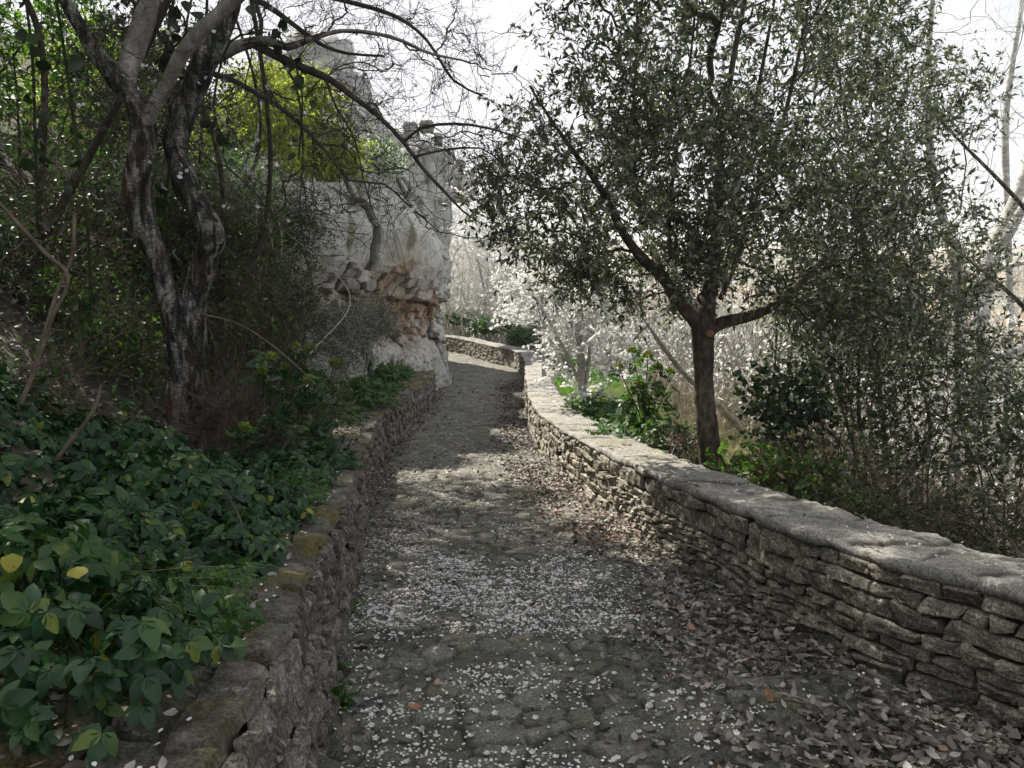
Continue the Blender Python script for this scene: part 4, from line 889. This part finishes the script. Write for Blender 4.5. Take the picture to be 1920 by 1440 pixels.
# climbing stems and arching canes
def cane(name, lab, cat, lists, mt, leaf=None, seed=1, group=None, lm='ivy', L=.09, dens=9.):
    root = thing(name, lists[0][0, :3], lab, cat, group); mb = MB()
    for q in lists: trunk_tube(mb, q, 6, .06, 8, seed)
    mb.build('stems', M[mt], root)
    if leaf is not None:
        g = np.random.default_rng(seed); mb = MB()
        for q in lists:
            n = int(len(q) * .09 * dens); O = q[g.integers(0, len(q), n), :3] + g.normal(0, .05, (n, 3)); stamp(mb, *leaf, O, rdir(n, g, -.7), rdir(n, g) + np.array([.2, -.8, .2]), L * (.6 + .7 * g.random(n)))
        mb.build('foliage', M[lm], root)
cane('ivy', 'thin ivy stem with dark leaves hanging straight down left of the almond fork', 'ivy', [limb([(95, -60, 5.6, 5), (112, 40, 5.5, 6), (128, 150, 5.5, 6), (145, 270, 5.5, 6), (160, 380, 5.5, 6), (168, 480, 5.6, 6), (172, 640, 5.7, 7)])], 'vine', L_WIDE, 1)
cane('ivy', 'ivy with dark leaves climbing between the two almond stems', 'ivy', [limb([(300, 500, 6.2, 6), (310, 380, 6.2, 6), (322, 250, 6.2, 6), (310, 120, 6.2, 5), (330, -30, 6.2, 5)]), limb([(290, 120, 6.2, 4), (350, 60, 6.1, 4), (330, 10, 6.1, 3)])], 'vine', L_WIDE, 2, dens=20)
cane('ivy', 'dark ivy leaves draped over the right-leaning almond limb', 'ivy', [limb([(420, 260, 5.8, 4), (400, 200, 5.8, 4), (430, 80, 5.7, 4), (500, 60, 5.6, 3)]), limb([(560, 300, 5.7, 3), (565, 160, 5.7, 3), (520, 60, 5.7, 3)])], 'vine', L_WIDE, 3, dens=16, L=.075)
cane('ivy', 'ivy strand with dark leaves hanging at the upper left edge', 'ivy', [limb([(40, -60, 6, 4), (60, 100, 6, 5), (66, 260, 6, 5), (70, 450, 6, 5)])], 'vine', L_WIDE, 4, dens=14)
CN = [([(-20, 360, 4.6, 7), (80, 470, 4.5, 8), (128, 520, 4.4, 8), (96, 600, 4.3, 8), (70, 680, 4.2, 9), (30, 780, 4.1, 10), (5, 850, 4.0, 10)], 'orange-brown cane bent in a curve at the left edge'),
      ([(140, 400, 4.9, 8), (135, 480, 4.8, 8), (110, 540, 4.7, 9), (85, 620, 4.6, 9), (60, 700, 4.5, 9), (20, 830, 4.4, 9)], 'thick curving brown cane left of the almond trunk'),
      ([(190, 720, 4.2, 7), (175, 770, 4.1, 9), (130, 830, 4.0, 10), (90, 880, 3.9, 10)], 'short straight cane leaning over the dark brambles'),
      ([(500, 440, 7.4, 9), (470, 500, 7.3, 9), (440, 560, 7.2, 9), (400, 640, 7.0, 8)], 'dark straight stick leaning right of the almond trunk'),
      ([(380, 590, 5.5, 3), (440, 605, 5.2, 3), (500, 640, 5.0, 3), (560, 690, 4.8, 3), (590, 720, 4.7, 2)], 'long thin arching stem right of the almond trunk'),
      ([(485, 510, 8, 7), (430, 570, 8, 7), (390, 640, 8, 7)], 'pale broken stick right of the almond trunk'),
      ([(410, 910, 3.2, 3), (445, 960, 3.1, 3), (470, 1040, 3.0, 3), (487, 1115, 2.9, 2)], 'thin pale runner drooping over the dark brambles')]
for i, (p, lab) in enumerate(CN): cane('cane' if i not in (3, 5) else 'stick', lab, 'cane' if i not in (3, 5) else 'stick', [limb(p, .05)], 'twig_brown' if i != 3 else 'twig_dark', None, 10 + i)

# brambles: mounds of five-fingered leaves
def mound(name, lab, cat, c, r, n, tmpl, L, mt, seed, inner=.5, group=None, stems=14, yellow=0, face=.35):
    g = np.random.default_rng(seed); c = np.array(c, float); r = np.array(r); b = np.array([c[0], c[1], min(G(c[0], c[1]), c[2] - .05)])
    root = thing(name, b, lab, cat, group); d = rdir(n, g, .35); d[:, 2] = np.abs(d[:, 2]) * .9 + .05 * d[:, 2]; d = unit(d)
    k = inner + (1 - inner) * g.random((n, 1)) ** .5; O = c + d * r * k + g.normal(0, .02, (n, 3)); O[:, 2] = np.maximum(O[:, 2], G(O[:, 0], O[:, 1]) + .03)
    tn = unit(d + np.array([.3 * face, -.8 * face, .5]) + g.normal(0, .28, (n, 3))); hx = unit(np.cross(np.cross(d * np.array([1, 1, .3]), np.array([0, 0, 1.])) * -1, tn) * 0 + d * np.array([1, 1, 0]) + g.normal(0, .6, (n, 3)) + np.array([0, 0, -.35]))
    mb = MB(); stamp(mb, tmpl[0], tmpl[1], O, hx, tn, L * (.55 + .75 * g.random(n))); mb.build('foliage', M[mt], root)
    mb = MB(); P0 = b + g.normal(0, .3, (stems * 3, 3)) * r * np.array([1, 1, 0]); P1 = O[g.integers(0, n, stems * 3)]; t = np.linspace(0, 1, 6)[None, :, None]
    Pm = (P0 + P1) / 2 + np.array([0, 0, .25]) * r[2]; P = (1 - t) ** 2 * P0[:, None] + 2 * t * (1 - t) * Pm[:, None] + t * t * P1[:, None]; tubes(mb, P, np.tile(np.linspace(.004, .0018, 6), (len(P), 1)), 5); mb.build('stems', M['vine'], root)
    i = g.integers(0, n, yellow); i = i[O[i, 1] < c[1] + .1]
    if len(i):
        mb = MB(); stamp(mb, *L_WIDE, O[i] + np.array([.02, -.03, .02]), hx[i], tn[i], L * (.7 + .4 * g.random(len(i)))); mb.build('yellow_leaves', M['yellowleaf'], root)
    return root
MD = [((-1.02, 1.75, -1.02), (.30, .30, .20), 150, L5, .062, 'bramble', 'large-leaved dark bramble in the bottom left corner', 4),
      ((-1.55, 2.5, -1.12), (.42, .45, .24), 330, L5, .062, 'bramble', 'dark bramble mound at the left edge above the bottom corner', 4),
      ((-1.72, 3.5, -1.26), (.50, .45, .24), 480, L5, .068, 'bramble', 'dark bramble mound in the middle of the left bank', 0),
      ((-1.30, 3.75, -1.42), (.26, .42, .18), 420, L5, .052, 'bramble', 'bramble trailing over the top of the left wall', 6),
      ((-2.45, 4.3, -1.26), (.60, .5, .26), 420, L5, .068, 'bramble', 'dark bramble mound below the dry canes on the left', 0),
      ((-1.85, 4.8, -1.56), (.5, .45, .18), 420, L5, .06, 'bramble', 'dark bramble mound in front of the almond trunk', 0),
      ((-1.42, 4.9, -1.60), (.24, .45, .18), 330, L3, .05, 'bramble', 'leafy tangle by the left wall in front of the dry brush', 2),
      ((-1.16, 2.95, -1.30), (.22, .36, .16), 300, L3, .055, 'bramble', 'bramble leaves hiding the near part of the left wall top', 3),
      ((-1.12, 2.3, -1.20), (.30, .28, .16), 300, L_FERN, .085, 'bramble_lt', 'light green feathery weed on the bank beside the mossy wall top', 0)]
MD += [((-2.75, 3.9, -1.15), (.42, .45, .26), 330, L5, .062, 'bramble', 'dark bramble patch at the left edge under the short straight cane', 0), ((-2.6, 3.3, -1.1), (.4, .4, .26), 300, L5, .062, 'bramble', 'bramble patch at the left edge between the canes and the nearest mound', 2),
       ((-1.42, 2.15, -.98), (.26, .2, .16), 130, L3, .06, 'bramble_lt', 'lighter green leaves at the left edge between the large dark brambles', 1),
       ((-.98, 2.05, -1.16), (.20, .24, .14), 220, L_FERN, .075, 'bramble_lt', 'pale green feathery weed just above the mossy wall top near the camera', 0),
       ((-1.30, 4.3, -1.50), (.22, .35, .14), 240, L_FERN, .09, 'bramble_lt', 'fine light green leaves edging the left wall beyond the brambles', 3)]
for i, (c, r, n, tm, L, mt, lab, ye) in enumerate(MD): mound('bramble' if mt == 'bramble' else 'weed', lab, 'bramble' if mt == 'bramble' else 'weed', c, r, n, tm, L, mt, 200 + i, yellow=ye)
NT = [((675, 745, 10.6), (.55, .6, .3), 'bed of deep green nettles behind the bend of the left wall'), ((620, 790, 9.0), (.35, .5, .22), 'green nettles beside the left wall, nearer than the larger bed'), ((735, 705, 13.0), (.3, .5, .22), 'green nettles against the cliff foot'), ((555, 850, 7.0), (.3, .4, .26), 'green nettles left of the wall top, near the dry brush'), ((600, 905, 5.8), (.22, .35, .2), 'green weeds creeping over the left wall')]
for i, ((px, py, Y), r, lab) in enumerate(NT):
    c = wp(px, py, Y); mound('nettle' if i < 4 else 'weed', lab, 'nettle' if i < 4 else 'weed', (c[0], c[1], max(c[2], G(c[0], c[1]) + .05)), r, 420, L_FERN, .13, 'bramble_lt' if i < 3 else 'bramble', 220 + i, inner=.3)
# alexanders: stalks with round yellow-green heads
def alexanders(px, py, Y, hpx, lab, seed, heads, lm='bramble', base=None):
    g = np.random.default_rng(seed); tops = [at(a, b, Y + g.normal(0, .1)) for a, b in heads]; x0, y0 = at(px, py, Y)[:2]; b = np.array([x0, y0, G(x0, y0)])
    root = thing('alexanders', b, lab, 'plant'); ms, mf = MB(), MB(); fork = b + (np.mean(tops, 0) - b) * .45
    trunk_tube(ms, catmull(np.array([(*b, .011), (*((b + fork) / 2 + g.normal(0, .02, 3)), .010), (*fork, .009)]), .05), 7, .05)
    for tp in tops:
        mu = MB()
        q = catmull(np.array([(*fork, .008), (*((fork + tp) / 2 + g.normal(0, .04, 3)), .006), (*tp, .004)]), .04); trunk_tube(ms, q, 6, .05)
        n = 42; d = rdir(n, g, .6); d[:, 2] = np.abs(d[:, 2]); rr = .045 * Y / 7
        stamp(mu, *FLOWER, tp + d * rr * (.7 + .3 * g.random((n, 1))), rdir(n, g), d, np.full(n, .035)); stamp(mu, *L_SMALL, tp + d * rr * .5, d, rdir(n, g), np.full(n, .04)); mu.build('flower_head', M['umbel'], root)
        for P_, cnt in ((q, 15),):
            O = P_[g.integers(len(P_) // 4, len(P_), cnt), :3]; stamp(mf, *L_FERN, O, rdir(cnt, g, .1) * np.array([1, 1, .5]), rdir(cnt, g, 1.6), .19 * (.6 + .6 * g.random(cnt)) * min(1, Y / 6.5))
    O = b + (fork - b) * g.random((14, 1)); stamp(mf, *L_FERN, O, rdir(14, g) * np.array([1, 1, .3]), rdir(14, g, 1.6), .24 * (.6 + .5 * g.random(14)))
    ms.build('stem', M['vine'], root); mf.build('foliage', M[lm], root)
alexanders(500, 860, 5.6, 0, 'tall weed with round yellow-green flower heads beside the left wall, the nearest of them', 301, [(492, 700), (508, 672), (578, 714)])
alexanders(560, 800, 6.6, 0, 'weed with yellow-green flower heads in front of the grey-green shrub', 302, [(552, 652), (580, 655), (628, 684), (535, 690)])
alexanders(455, 880, 5.0, 0, 'small weed with a single yellow-green head right of the almond trunk', 303, [(459, 804)])
alexanders(1215, 830, 8.2, 0, 'tall leafy green weed standing alone beyond the right wall', 304, [(1185, 660), (1215, 668), (1235, 690), (1160, 690), (1195, 720), (1255, 700)], 'bramble_lt')
# pale arching grass on the near bank
g = np.random.default_rng(77)
def tuft(name, lab, c, n, L, r, mt, seed, dirv=(0, 0, 1), sp=.5, droop=.5, group=None):
    g = np.random.default_rng(seed); c = np.array(c); root = c; d = unit(np.array(dirv) + g.normal(0, sp, (n, 3))); t = np.linspace(0, 1, 7)[None, :, None]; l = L * (.6 + .5 * g.random((n, 1, 1)))
    P = c + g.normal(0, .02, (n, 1, 3)) + d[:, None] * l * t + np.array([0, 0, -droop]) * l * t * t; mb = MB(); tubes(mb, P, np.tile(np.linspace(r, r * .3, 7), (n, 1)), 3)
    return tag(mb.build(name, M[mt], None, loc=c), lab, 'grass', group)
tuft('grass_tuft', 'pale dry grass blades arching across the dark brambles', at(0, 1130, 2.2), 16, .75, .0016, 'drygrass', 1, (1, .15, .12), .13, .22)
tuft('grass_tuft', 'thin dry grass blades lying over the mossy top of the left wall', at(330, 1390, 2.1), 12, .32, .0011, 'drygrass', 2, (1, 0, .25), .2, .4)
tuft('grass_tuft', 'thin green grass blades in the light green weed', at(190, 1280, 2.3), 26, .4, .0012, 'bramble_lt', 3, (.2, 0, 1), .4, .5)
#PART5
# --- ground cover beyond the right wall, far trees and thickets
def stems_mass(mb, B, n, L, r, seed, up=1.2, sp=.6, K=4, wig=.12, m=0):
    g = np.random.default_rng(seed); N = len(B) * n; b = np.repeat(B, n, 0) + g.normal(0, .06, (N, 3)) * np.array([1, 1, 0]); d = unit(g.normal(0, sp, (N, 3)) + np.array([0, 0, up])); l = L * (.45 + .7 * g.random((N, 1, 1)))
    t = np.linspace(0, 1, K)[None, :, None]; P = b[:, None] + d[:, None] * l * t + g.normal(0, wig, (N, 1, 3)) * l * t * t; P[:, 1:-1] += g.normal(0, wig * .25, (N, K - 2, 3)) * l
    tubes(mb, P, np.tile(np.linspace(r, r * .35, K), (N, 1)), 3, m); return P
g = np.random.default_rng(500)
def scatter(n, y0, y1, e0, e1, pw=1.):
    y = y0 + (y1 - y0) * g.random(n); e = e0 + (e1 - e0) * g.random(n) ** pw; x = xr(y) + WT + e; return np.stack([x, y, G(x, y)], 1)
def blades(mb, B, L, w, seed, m=0):
    g = np.random.default_rng(seed); N = len(B); d = unit(g.normal(0, .38, (N, 3)) + np.array([0, 0, 1])); l = L * (.5 + .8 * g.random((N, 1))); s = unit(np.cross(d, rdir(N, g))); be = g.normal(0, .22, (N, 3)) * l
    V = np.stack([B - s * w, B + s * w, B + d * l * .55 + s * w * .7 + be * .3, B + d * l * .55 - s * w * .7 + be * .3, B + d * l * .9 + be - np.array([0, 0, .15]) * l], 1)
    o = (np.arange(N) * 5)[:, None]; mb.add(V, np.array([[0, 1, 2, 3]]) + o, m); mb.F.append(np.array([[3, 2, 4]]) + o + mb.n - N * 5); mb.M.append(m)
mb = MB(); blades(mb, scatter(24000, 6.5, 30, .0, 2.2, 1.3), .17, .005, 1); blades(mb, scatter(16000, 8.5, 17, .0, 1.9), .34, .006, 5); tag(mb.build('grass', M['grass']), kind='stuff')
mb = MB(); blades(mb, scatter(12000, 8, 16, .5, 2.8), .45, .004, 2); tag(mb.build('dry_grass', M['drygrass']), kind='stuff')
mb = MB(); B = scatter(420, 5.5, 26, .1, 1.8); n = len(B) * 9; O = np.repeat(B, 9, 0) + g.normal(0, .13, (n, 3)) * np.array([1, 1, .3]) + np.array([0, 0, .1])
stamp(mb, *L_FERN, O, rdir(n, g) * np.array([1, 1, .4]), rdir(n, g, 1.5), .17 * (.6 + .6 * g.random(n))); tag(mb.build('ground_cover', M['bramble_lt']), kind='stuff')
for i, ((px, py, Y), r, lab) in enumerate([((1210, 800, 8.0), (.5, .5, .22), 'low dark green bush at the foot of the tall lone weed'), ((1120, 760, 10.5), (.4, .6, .18), 'low bright green bush beside the slim blossoming tree'), ((925, 606, 28.5), (.8, .45, .35), 'green bush behind the far bend of the right wall'), ((985, 628, 25.5), (.5, .5, .5), 'green bush at the outer side of the far wall bend'), ((875, 592, 32), (.8, .5, .3), 'low green bush behind the far end of the wall')]):
    c = wp(px, py, Y); mound('green_bush', lab, 'bush', (c[0], c[1], max(c[2] - r[2] * .5, G(c[0], c[1]))), r, 420 if i < 2 else 900, L_FERN, .15 if i < 2 else .25, 'bramble_lt', 400 + i, inner=.3)
c = wp(1262, 850, 7.6); shrub('dry_brush', 'russet dead fronds and pale stems left of the oak foot', 'brush', (c[0], c[1], G(c[0], c[1])), [(c, (.3, .3, .16))], 50, (5, .22, .002), L_SMALL, 'russet', 3, .06, 6, 'twig_grey', seed=410, srad=.006)
# reddish and grey thickets down the slope (nobody could count their stems)
def pale_mass(name, n, y0, y1, e0, e1, L, r, mt, seed, k=16, sp=.6, tw=True, dz=0):
    mb = MB(); B = scatter(n, y0, y1, e0, e1); B[:, 2] += dz; P = stems_mass(mb, B, k, L, r, seed, sp=sp)
    g2 = np.random.default_rng(seed); O, T = along(P, 3, g2, .35); N = len(O); d = unit(T + g2.normal(0, .6, (N, 3))); l = L * .3 * (.4 + .9 * g2.random((N, 1, 1))); t = np.linspace(0, 1, 3)[None, :, None]
    tubes(mb, O[:, None] + d[:, None] * l * t + g2.normal(0, .1, (N, 1, 3)) * l * t * t, np.tile([r * .55, r * .45, r * .25], (N, 1)), 3)
    tag(mb.build(name, M[mt]), kind='stuff'); return P
M['twig_rose'] = plain('rose_twig', [(.3, (.20, .17, .12)), (.7, (.42, .37, .29))], 5, island=.3)
P = pale_mass('thicket', 150, 8, 16, 1.6, 5.0, 1.1, .005, 'twig_rose', 510, 14)
P = pale_mass('pale_scrub', 240, 9, 24, 2.5, 11, 2.0, .009, 'twig_scrub', 511, 15)
P2 = pale_mass('far_scrub', 300, 20, 60, 1.5, 34, 4.2, .020, 'twig_scrub', 512, 14, dz=0)
mb = MB(); O, T = along(P, 6, g, .4); i = fbm(O, .35, 2, 5) > .12; O = O[i]; stamp(mb, *FLOWER, O + g.normal(0, .06, O.shape), rdir(len(O), g), rdir(len(O), g), np.full(len(O), .06))
O, T = along(P2, 4, g, .4); i = fbm(O, .12, 2, 6) > .28; O = O[i]; stamp(mb, *FLOWER, O + g.normal(0, .15, O.shape), rdir(len(O), g), rdir(len(O), g), np.full(len(O), .15)); tag(mb.build('blossom_scrub', M['blossom']), kind='stuff')
# valley wood far below
mb = MB(); n = 2600; y = 45 + 500 * g.random(n) ** 1.6; x = (g.random(n) - .25) * (y * 1.3 + 25); B = np.stack([x, y, G(x, y)], 1)
P = stems_mass(mb, B, 9, 6.5, .06, 520, sp=.5); tag(mb.build('far_wood', M['twig_scrub']), kind='stuff')
# bare trees behind the wall bend: three built, the others copied
def bare_tree(seed, H=6.5):
    g = np.random.default_rng(seed); root = bpy.data.objects.new('bare_tree', None); C.objects.link(root)
    q = catmull(np.array([(0, 0, -.2, .12), (g.normal(0, .15), g.normal(0, .15), H * .2, .10), (g.normal(0, .4), g.normal(0, .4), H * .45, .075), (g.normal(0, .7), g.normal(0, .7), H * .75, .035)]), .2)
    mb = MB(); trunk_tube(mb, q, 9, .08, 4, seed); mb.build('trunk', M['bark_poplar'], root)
    A = ell(150, (0, 0, H * .62), (H * .42, H * .42, H * .40), g, .25); mb = MB(); t_, d_ = grow(mb, [q[3:]], A, K=7, a=.3, rt=.0085, ex=.45, seed=seed, rmax=.05, wig=.1)
    twigs(mb, t_, d_, 7, .9, .006, .6, seed); mb.build('branches', M['twig_grey'], root); return root
protos = [bare_tree(s, h) for s, h in ((601, 6.), (602, 7.), (603, 5.))]
LB = ['bare pale tree directly above the green bush behind the far wall bend', 'bare pale tree close to the cliff edge in the far grove', 'bare pale tree over the outer side of the far wall bend', 'bare pale tree behind the white blossom tree near the wall bend',
      'taller bare tree in the middle of the far grove, behind the nearest ones', 'bare pale tree under the left tip of the oak crown', 'tall distant bare tree between the cliff and the oak crown', 'tall distant bare tree behind the white blossom', 'distant bare tree seen through the left half of the oak crown', 'tallest and most distant bare tree, rising right beside the cliff',
      'bare tree down the slope directly above the tall lone green weed', 'bare tree down the slope just left of the oak trunk', 'bare tree down the slope just right of the oak trunk', 'bare tree down the slope behind the dense evergreen crown', 'bare tree down the slope between the evergreen crown and the slender grey trunk', 'bare tree down the slope at the right edge of the view', 'farther bare tree on the slope left of the oak trunk', 'farther bare tree on the slope behind the right limb of the oak', 'farther bare tree behind the ivy and hedge on the right', 'farther bare tree behind the forked pale trunk at the right']
LBL = {'a': 'bare pale tree in the grove rising behind the far bend of the wall', 'b': 'bare pale tree down the slope beyond the right wall'}
spots = [(900, 25.5 + 4, 'a', .75), (850, 34, 'a', .95), (960, 30, 'a', .8), (1010, 27, 'a', .75), (930, 38, 'a', 1.0), (1060, 33, 'a', .85), (870, 45, 'a', 1.25), (990, 42, 'a', 1.1), (1130, 38, 'a', .95), (830, 52, 'a', 1.4),
         (1200, 30, 'b', .85), (1290, 26, 'b', .8), (1420, 28, 'b', .9), (1560, 24, 'b', .9), (1700, 26, 'b', 1.0), (1880, 22, 'b', .9), (1250, 40, 'b', 1.2), (1500, 38, 'b', 1.2), (1650, 40, 'b', 1.3), (1820, 36, 'b', 1.3)]
for i, (px, Y, k, sc) in enumerate(spots):
    src = protos[i % 3]
    if i < 3: o = src
    else:
        o = src.copy(); C.objects.link(o)
        for ch in src.children:
            c_ = ch.copy(); C.objects.link(c_); c_.parent = o
    x = float(at(px, 600, Y)[0]); z = max(float(G(x, Y)), -9 if k == 'b' else -5.2)
    o.location = (x, Y, float(G(x, Y))); o.rotation_euler = (0, 0, i * 1.7); o.scale = (sc,) * 3
    if k == 'a': o.location.z = max(o.location.z, -6)
    tag(o, LB[i], 'tree', 'bare trees behind the far wall bend' if k == 'a' else 'bare trees on the slope')

# --- litter on the path
def PZ(x, y):
    ws = xyz(x, y); X2 = x + .04 * fbm(ws, 4, 2, 40); Y2 = y * 1.35 + .04 * fbm(ws, 4, 2, 41); f1, f2, idv = worley(X2, Y2, .17, 5); e = np.clip((f2 - f1) * 3.6, 0, 1)
    return ZP(y) + .026 * (1 - (1 - e) ** 3) + .018 * (idv - .5) + .016 * fbm(ws, 1.1, 3, 44) + .006 * fbm(ws, 9, 3, 45) * e
def cast(n, y0, y1, dens, seed):
    g = np.random.default_rng(seed); y = y0 + (y1 - y0) * g.random(n); a, b = xl(y) + .02, xr(y) - .02; x = a + (b - a) * g.random(n); keep = g.random(n) < dens(x, y, a, b) * (b - a) / 2.6; return x[keep], y[keep], g
def dl(x, y, a, b):
    e = b - x; cl = .5 + .9 * fbm(xyz(x, y), 1.7, 3, 90)
    wdt = np.interp(y, [1.5, 2.6, 3.4, 4.6, 5.6, 7, 9, 12, 15, 18, 21], [1.5, 1.25, .95, .5, .62, .8, .62, .55, .6, .75, .1])
    dn = np.interp(y, [1.5, 3.2, 4.0, 4.8, 5.4, 7, 9, 12, 18, 20], [1.0, 1., .75, .35, .8, 1.0, .95, .8, .9, .1])
    r_ = dn * np.exp(-np.maximum(e - wdt * .45, 0) ** 2 / (wdt * .38) ** 2) * np.clip(.45 + cl * .8, .15, 1)
    l_ = .35 * np.exp(-((x - a) / .16) ** 2) * np.interp(y, [2, 6, 8, 15], [.3, .3, .9, 1.])
    return np.maximum(r_, l_) + .02
x, y, g1 = cast(110000, 1.2, 20, dl, 91)
n = len(x); dn = dl(x, y, xl(y), xr(y)); O = np.stack([x, y, PZ(x, y) + .006 + .030 * g1.random(n) * np.clip(dn, 0, 1)], 1)
X = unit(g1.normal(0, 1, (n, 3)) * np.array([1, 1, .28])); Z = unit(g1.normal(0, .42, (n, 3)) + np.array([0, 0, 1.])); sz = .046 * (.45 + .9 * g1.random(n))
mb = MB(); rs = g1.random(n) < np.interp(y, [5, 5.6, 8, 9, 12], [.015, .5, .30, .06, .10]); stamp(mb, *DRY, O[~rs], X[~rs], Z[~rs], sz[~rs]); tag(mb.build('fallen_leaves', M['dryleaf']), kind='stuff')
mb = MB(); stamp(mb, *DRY, O[rs], X[rs], Z[rs], sz[rs]); tag(mb.build('russet_litter', M['russet']), kind='stuff')
def dp(x, y, a, b):
    base = np.interp(y, [1.2, 2.5, 3.2, 3.7, 4.3, 5.0, 5.6, 6.2, 8, 12, 20], [.35, .42, .6, .95, 1.1, 1.0, .6, .22, .10, .05, .03])
    f = (x - a) / (b - a); cl = np.clip(.55 + .9 * fbm(xyz(x, y), 2.6, 3, 95) + .5 * fbm(xyz(x, y), 14, 2, 96), .05, 1.2)
    return base * cl * np.interp(f, [0, .05, .5, .8, 1], [1, 1.15, .9, .45, .25])
x, y, g1 = cast(190000, 1.4, 20, dp, 97); n = len(x)
O = np.stack([x, y, PZ(x, y) + .004 + .004 * g1.random(n)], 1); X = unit(g1.normal(0, 1, (n, 3)) * np.array([1, 1, .15])); Z = unit(g1.normal(0, .2, (n, 3)) + np.array([0, 0, 1.])); fl = g1.random(n) < .06
mb = MB(); stamp(mb, *PETAL, O[~fl], X[~fl], Z[~fl],   .0125 * (.6 + .7 * g1.random((~fl).sum()))); stamp(mb, *FLOWER, O[fl] + np.array([0, 0, .004]), X[fl], Z[fl], np.full(fl.sum(), .025)); tag(mb.build('petals', M['petal']), kind='stuff')
# petals and leaves on the wall tops and the bank edge
mb = MB(); md = MB()
for W_, n, sd_ in ((WR, 500, 1), (WL, 900, 2)):
    g1 = np.random.default_rng(sd_); s = W_.L * g1.random(n) ** 1.3; P = W_(s, np.full(n, WH + .022), .05 + .36 * g1.random(n)); P[:, 2] += .002
    stamp(mb, *PETAL, P, unit(g1.normal(0, 1, (n, 3)) * np.array([1, 1, .15])), np.tile([0, 0, 1.], (n, 1)) + g1.normal(0, .15, (n, 3)), np.full(n, .014))
    P = W_(W_.L * g1.random(n // 3) ** 1.5, np.full(n // 3, WH + .025), .05 + .36 * g1.random(n // 3)); k = len(P); stamp(md, *DRY, P, unit(g1.normal(0, 1, (k, 3)) * np.array([1, 1, .2])), np.tile([0, 0, 1.], (k, 1)) + g1.normal(0, .3, (k, 3)), np.full(k, .035))
tag(mb.build('wall_petals', M['petal']), kind='stuff')
x = g.uniform(-5, -.9, 16000); y = g.uniform(1.2, 13, 16000); k = (xl(y) - x > .4) & (xl(y) - x < 3.2); x, y = x[k], y[k]; n = len(x)
stamp(md, *DRY, np.stack([x, y, G(x, y) + .01 + .03 * g.random(n)], 1), unit(g.normal(0, 1, (n, 3)) * np.array([1, 1, .4])), unit(g.normal(0, .5, (n, 3)) + np.array([0, 0, 1.])), .055 * (.6 + .7 * g.random(n)))
tag(md.build('bank_litter', M['dryleaf']), kind='stuff')
# thin stems, moss tufts and small weeds at the wall feet
for i, (px, py, lab) in enumerate([(628, 1270, 'small green weed at the foot of the left wall, nearest the camera'), (640, 1330, 'tiny fern growing low on the left wall face'), (735, 850, 'small green weed at the foot of the left wall near its bend'), (655, 1160, 'small weed halfway along the foot of the left wall')]):
    hx, hy = hit(px, py); c = (hx + .0, hy, float(ZP(hy)) + .03)
    g1 = np.random.default_rng(i + 700); n = 26; mb = MB(); O = np.array(c) + g1.normal(0, .028, (n, 3)) * np.array([1, 1, 1]); tubes(mb, np.stack([np.array(c) + (O - c) * k_ - np.array([0, 0, .03 * (1 - k_)]) for k_ in (0, .5, 1)], 1), np.full((n, 3), .0015), 4); stamp(mb, *L_FERN, O, rdir(n, g1, .3), rdir(n, g1, 1), .07 * (.6 + .7 * g1.random(n))); tag(mb.build('weed', M['bramble_lt'], None, loc=c), lab, 'weed')

# --- spring haze over the valley
hz = MB(); x0, x1, y0, y1, z0, z1 = -5200, 5200, -60, 5200, -45, 40
hv = np.array([(x, y, z) for x in (x0, x1) for y in (y0, y1) for z in (z0, z1)]); hz.add(hv, np.array([(0, 1, 3, 2), (4, 6, 7, 5), (0, 4, 5, 1), (2, 3, 7, 6), (0, 2, 6, 4), (1, 5, 7, 3)]))
hm = bpy.data.materials.new('haze'); hm.use_nodes = True; ht = hm.node_tree; ht.nodes.clear(); ho = ht.nodes.new('ShaderNodeOutputMaterial'); hp_ = ht.nodes.new('ShaderNodeVolumePrincipled')
hp_.inputs['Color'].default_value = (.93, .96, 1, 1); hp_.inputs['Density'].default_value = .0006; hp_.inputs['Anisotropy'].default_value = .3; ht.links.new(hp_.outputs[0], ho.inputs['Volume'])
tag(hz.build('haze', hm, smooth=False), kind='stuff')
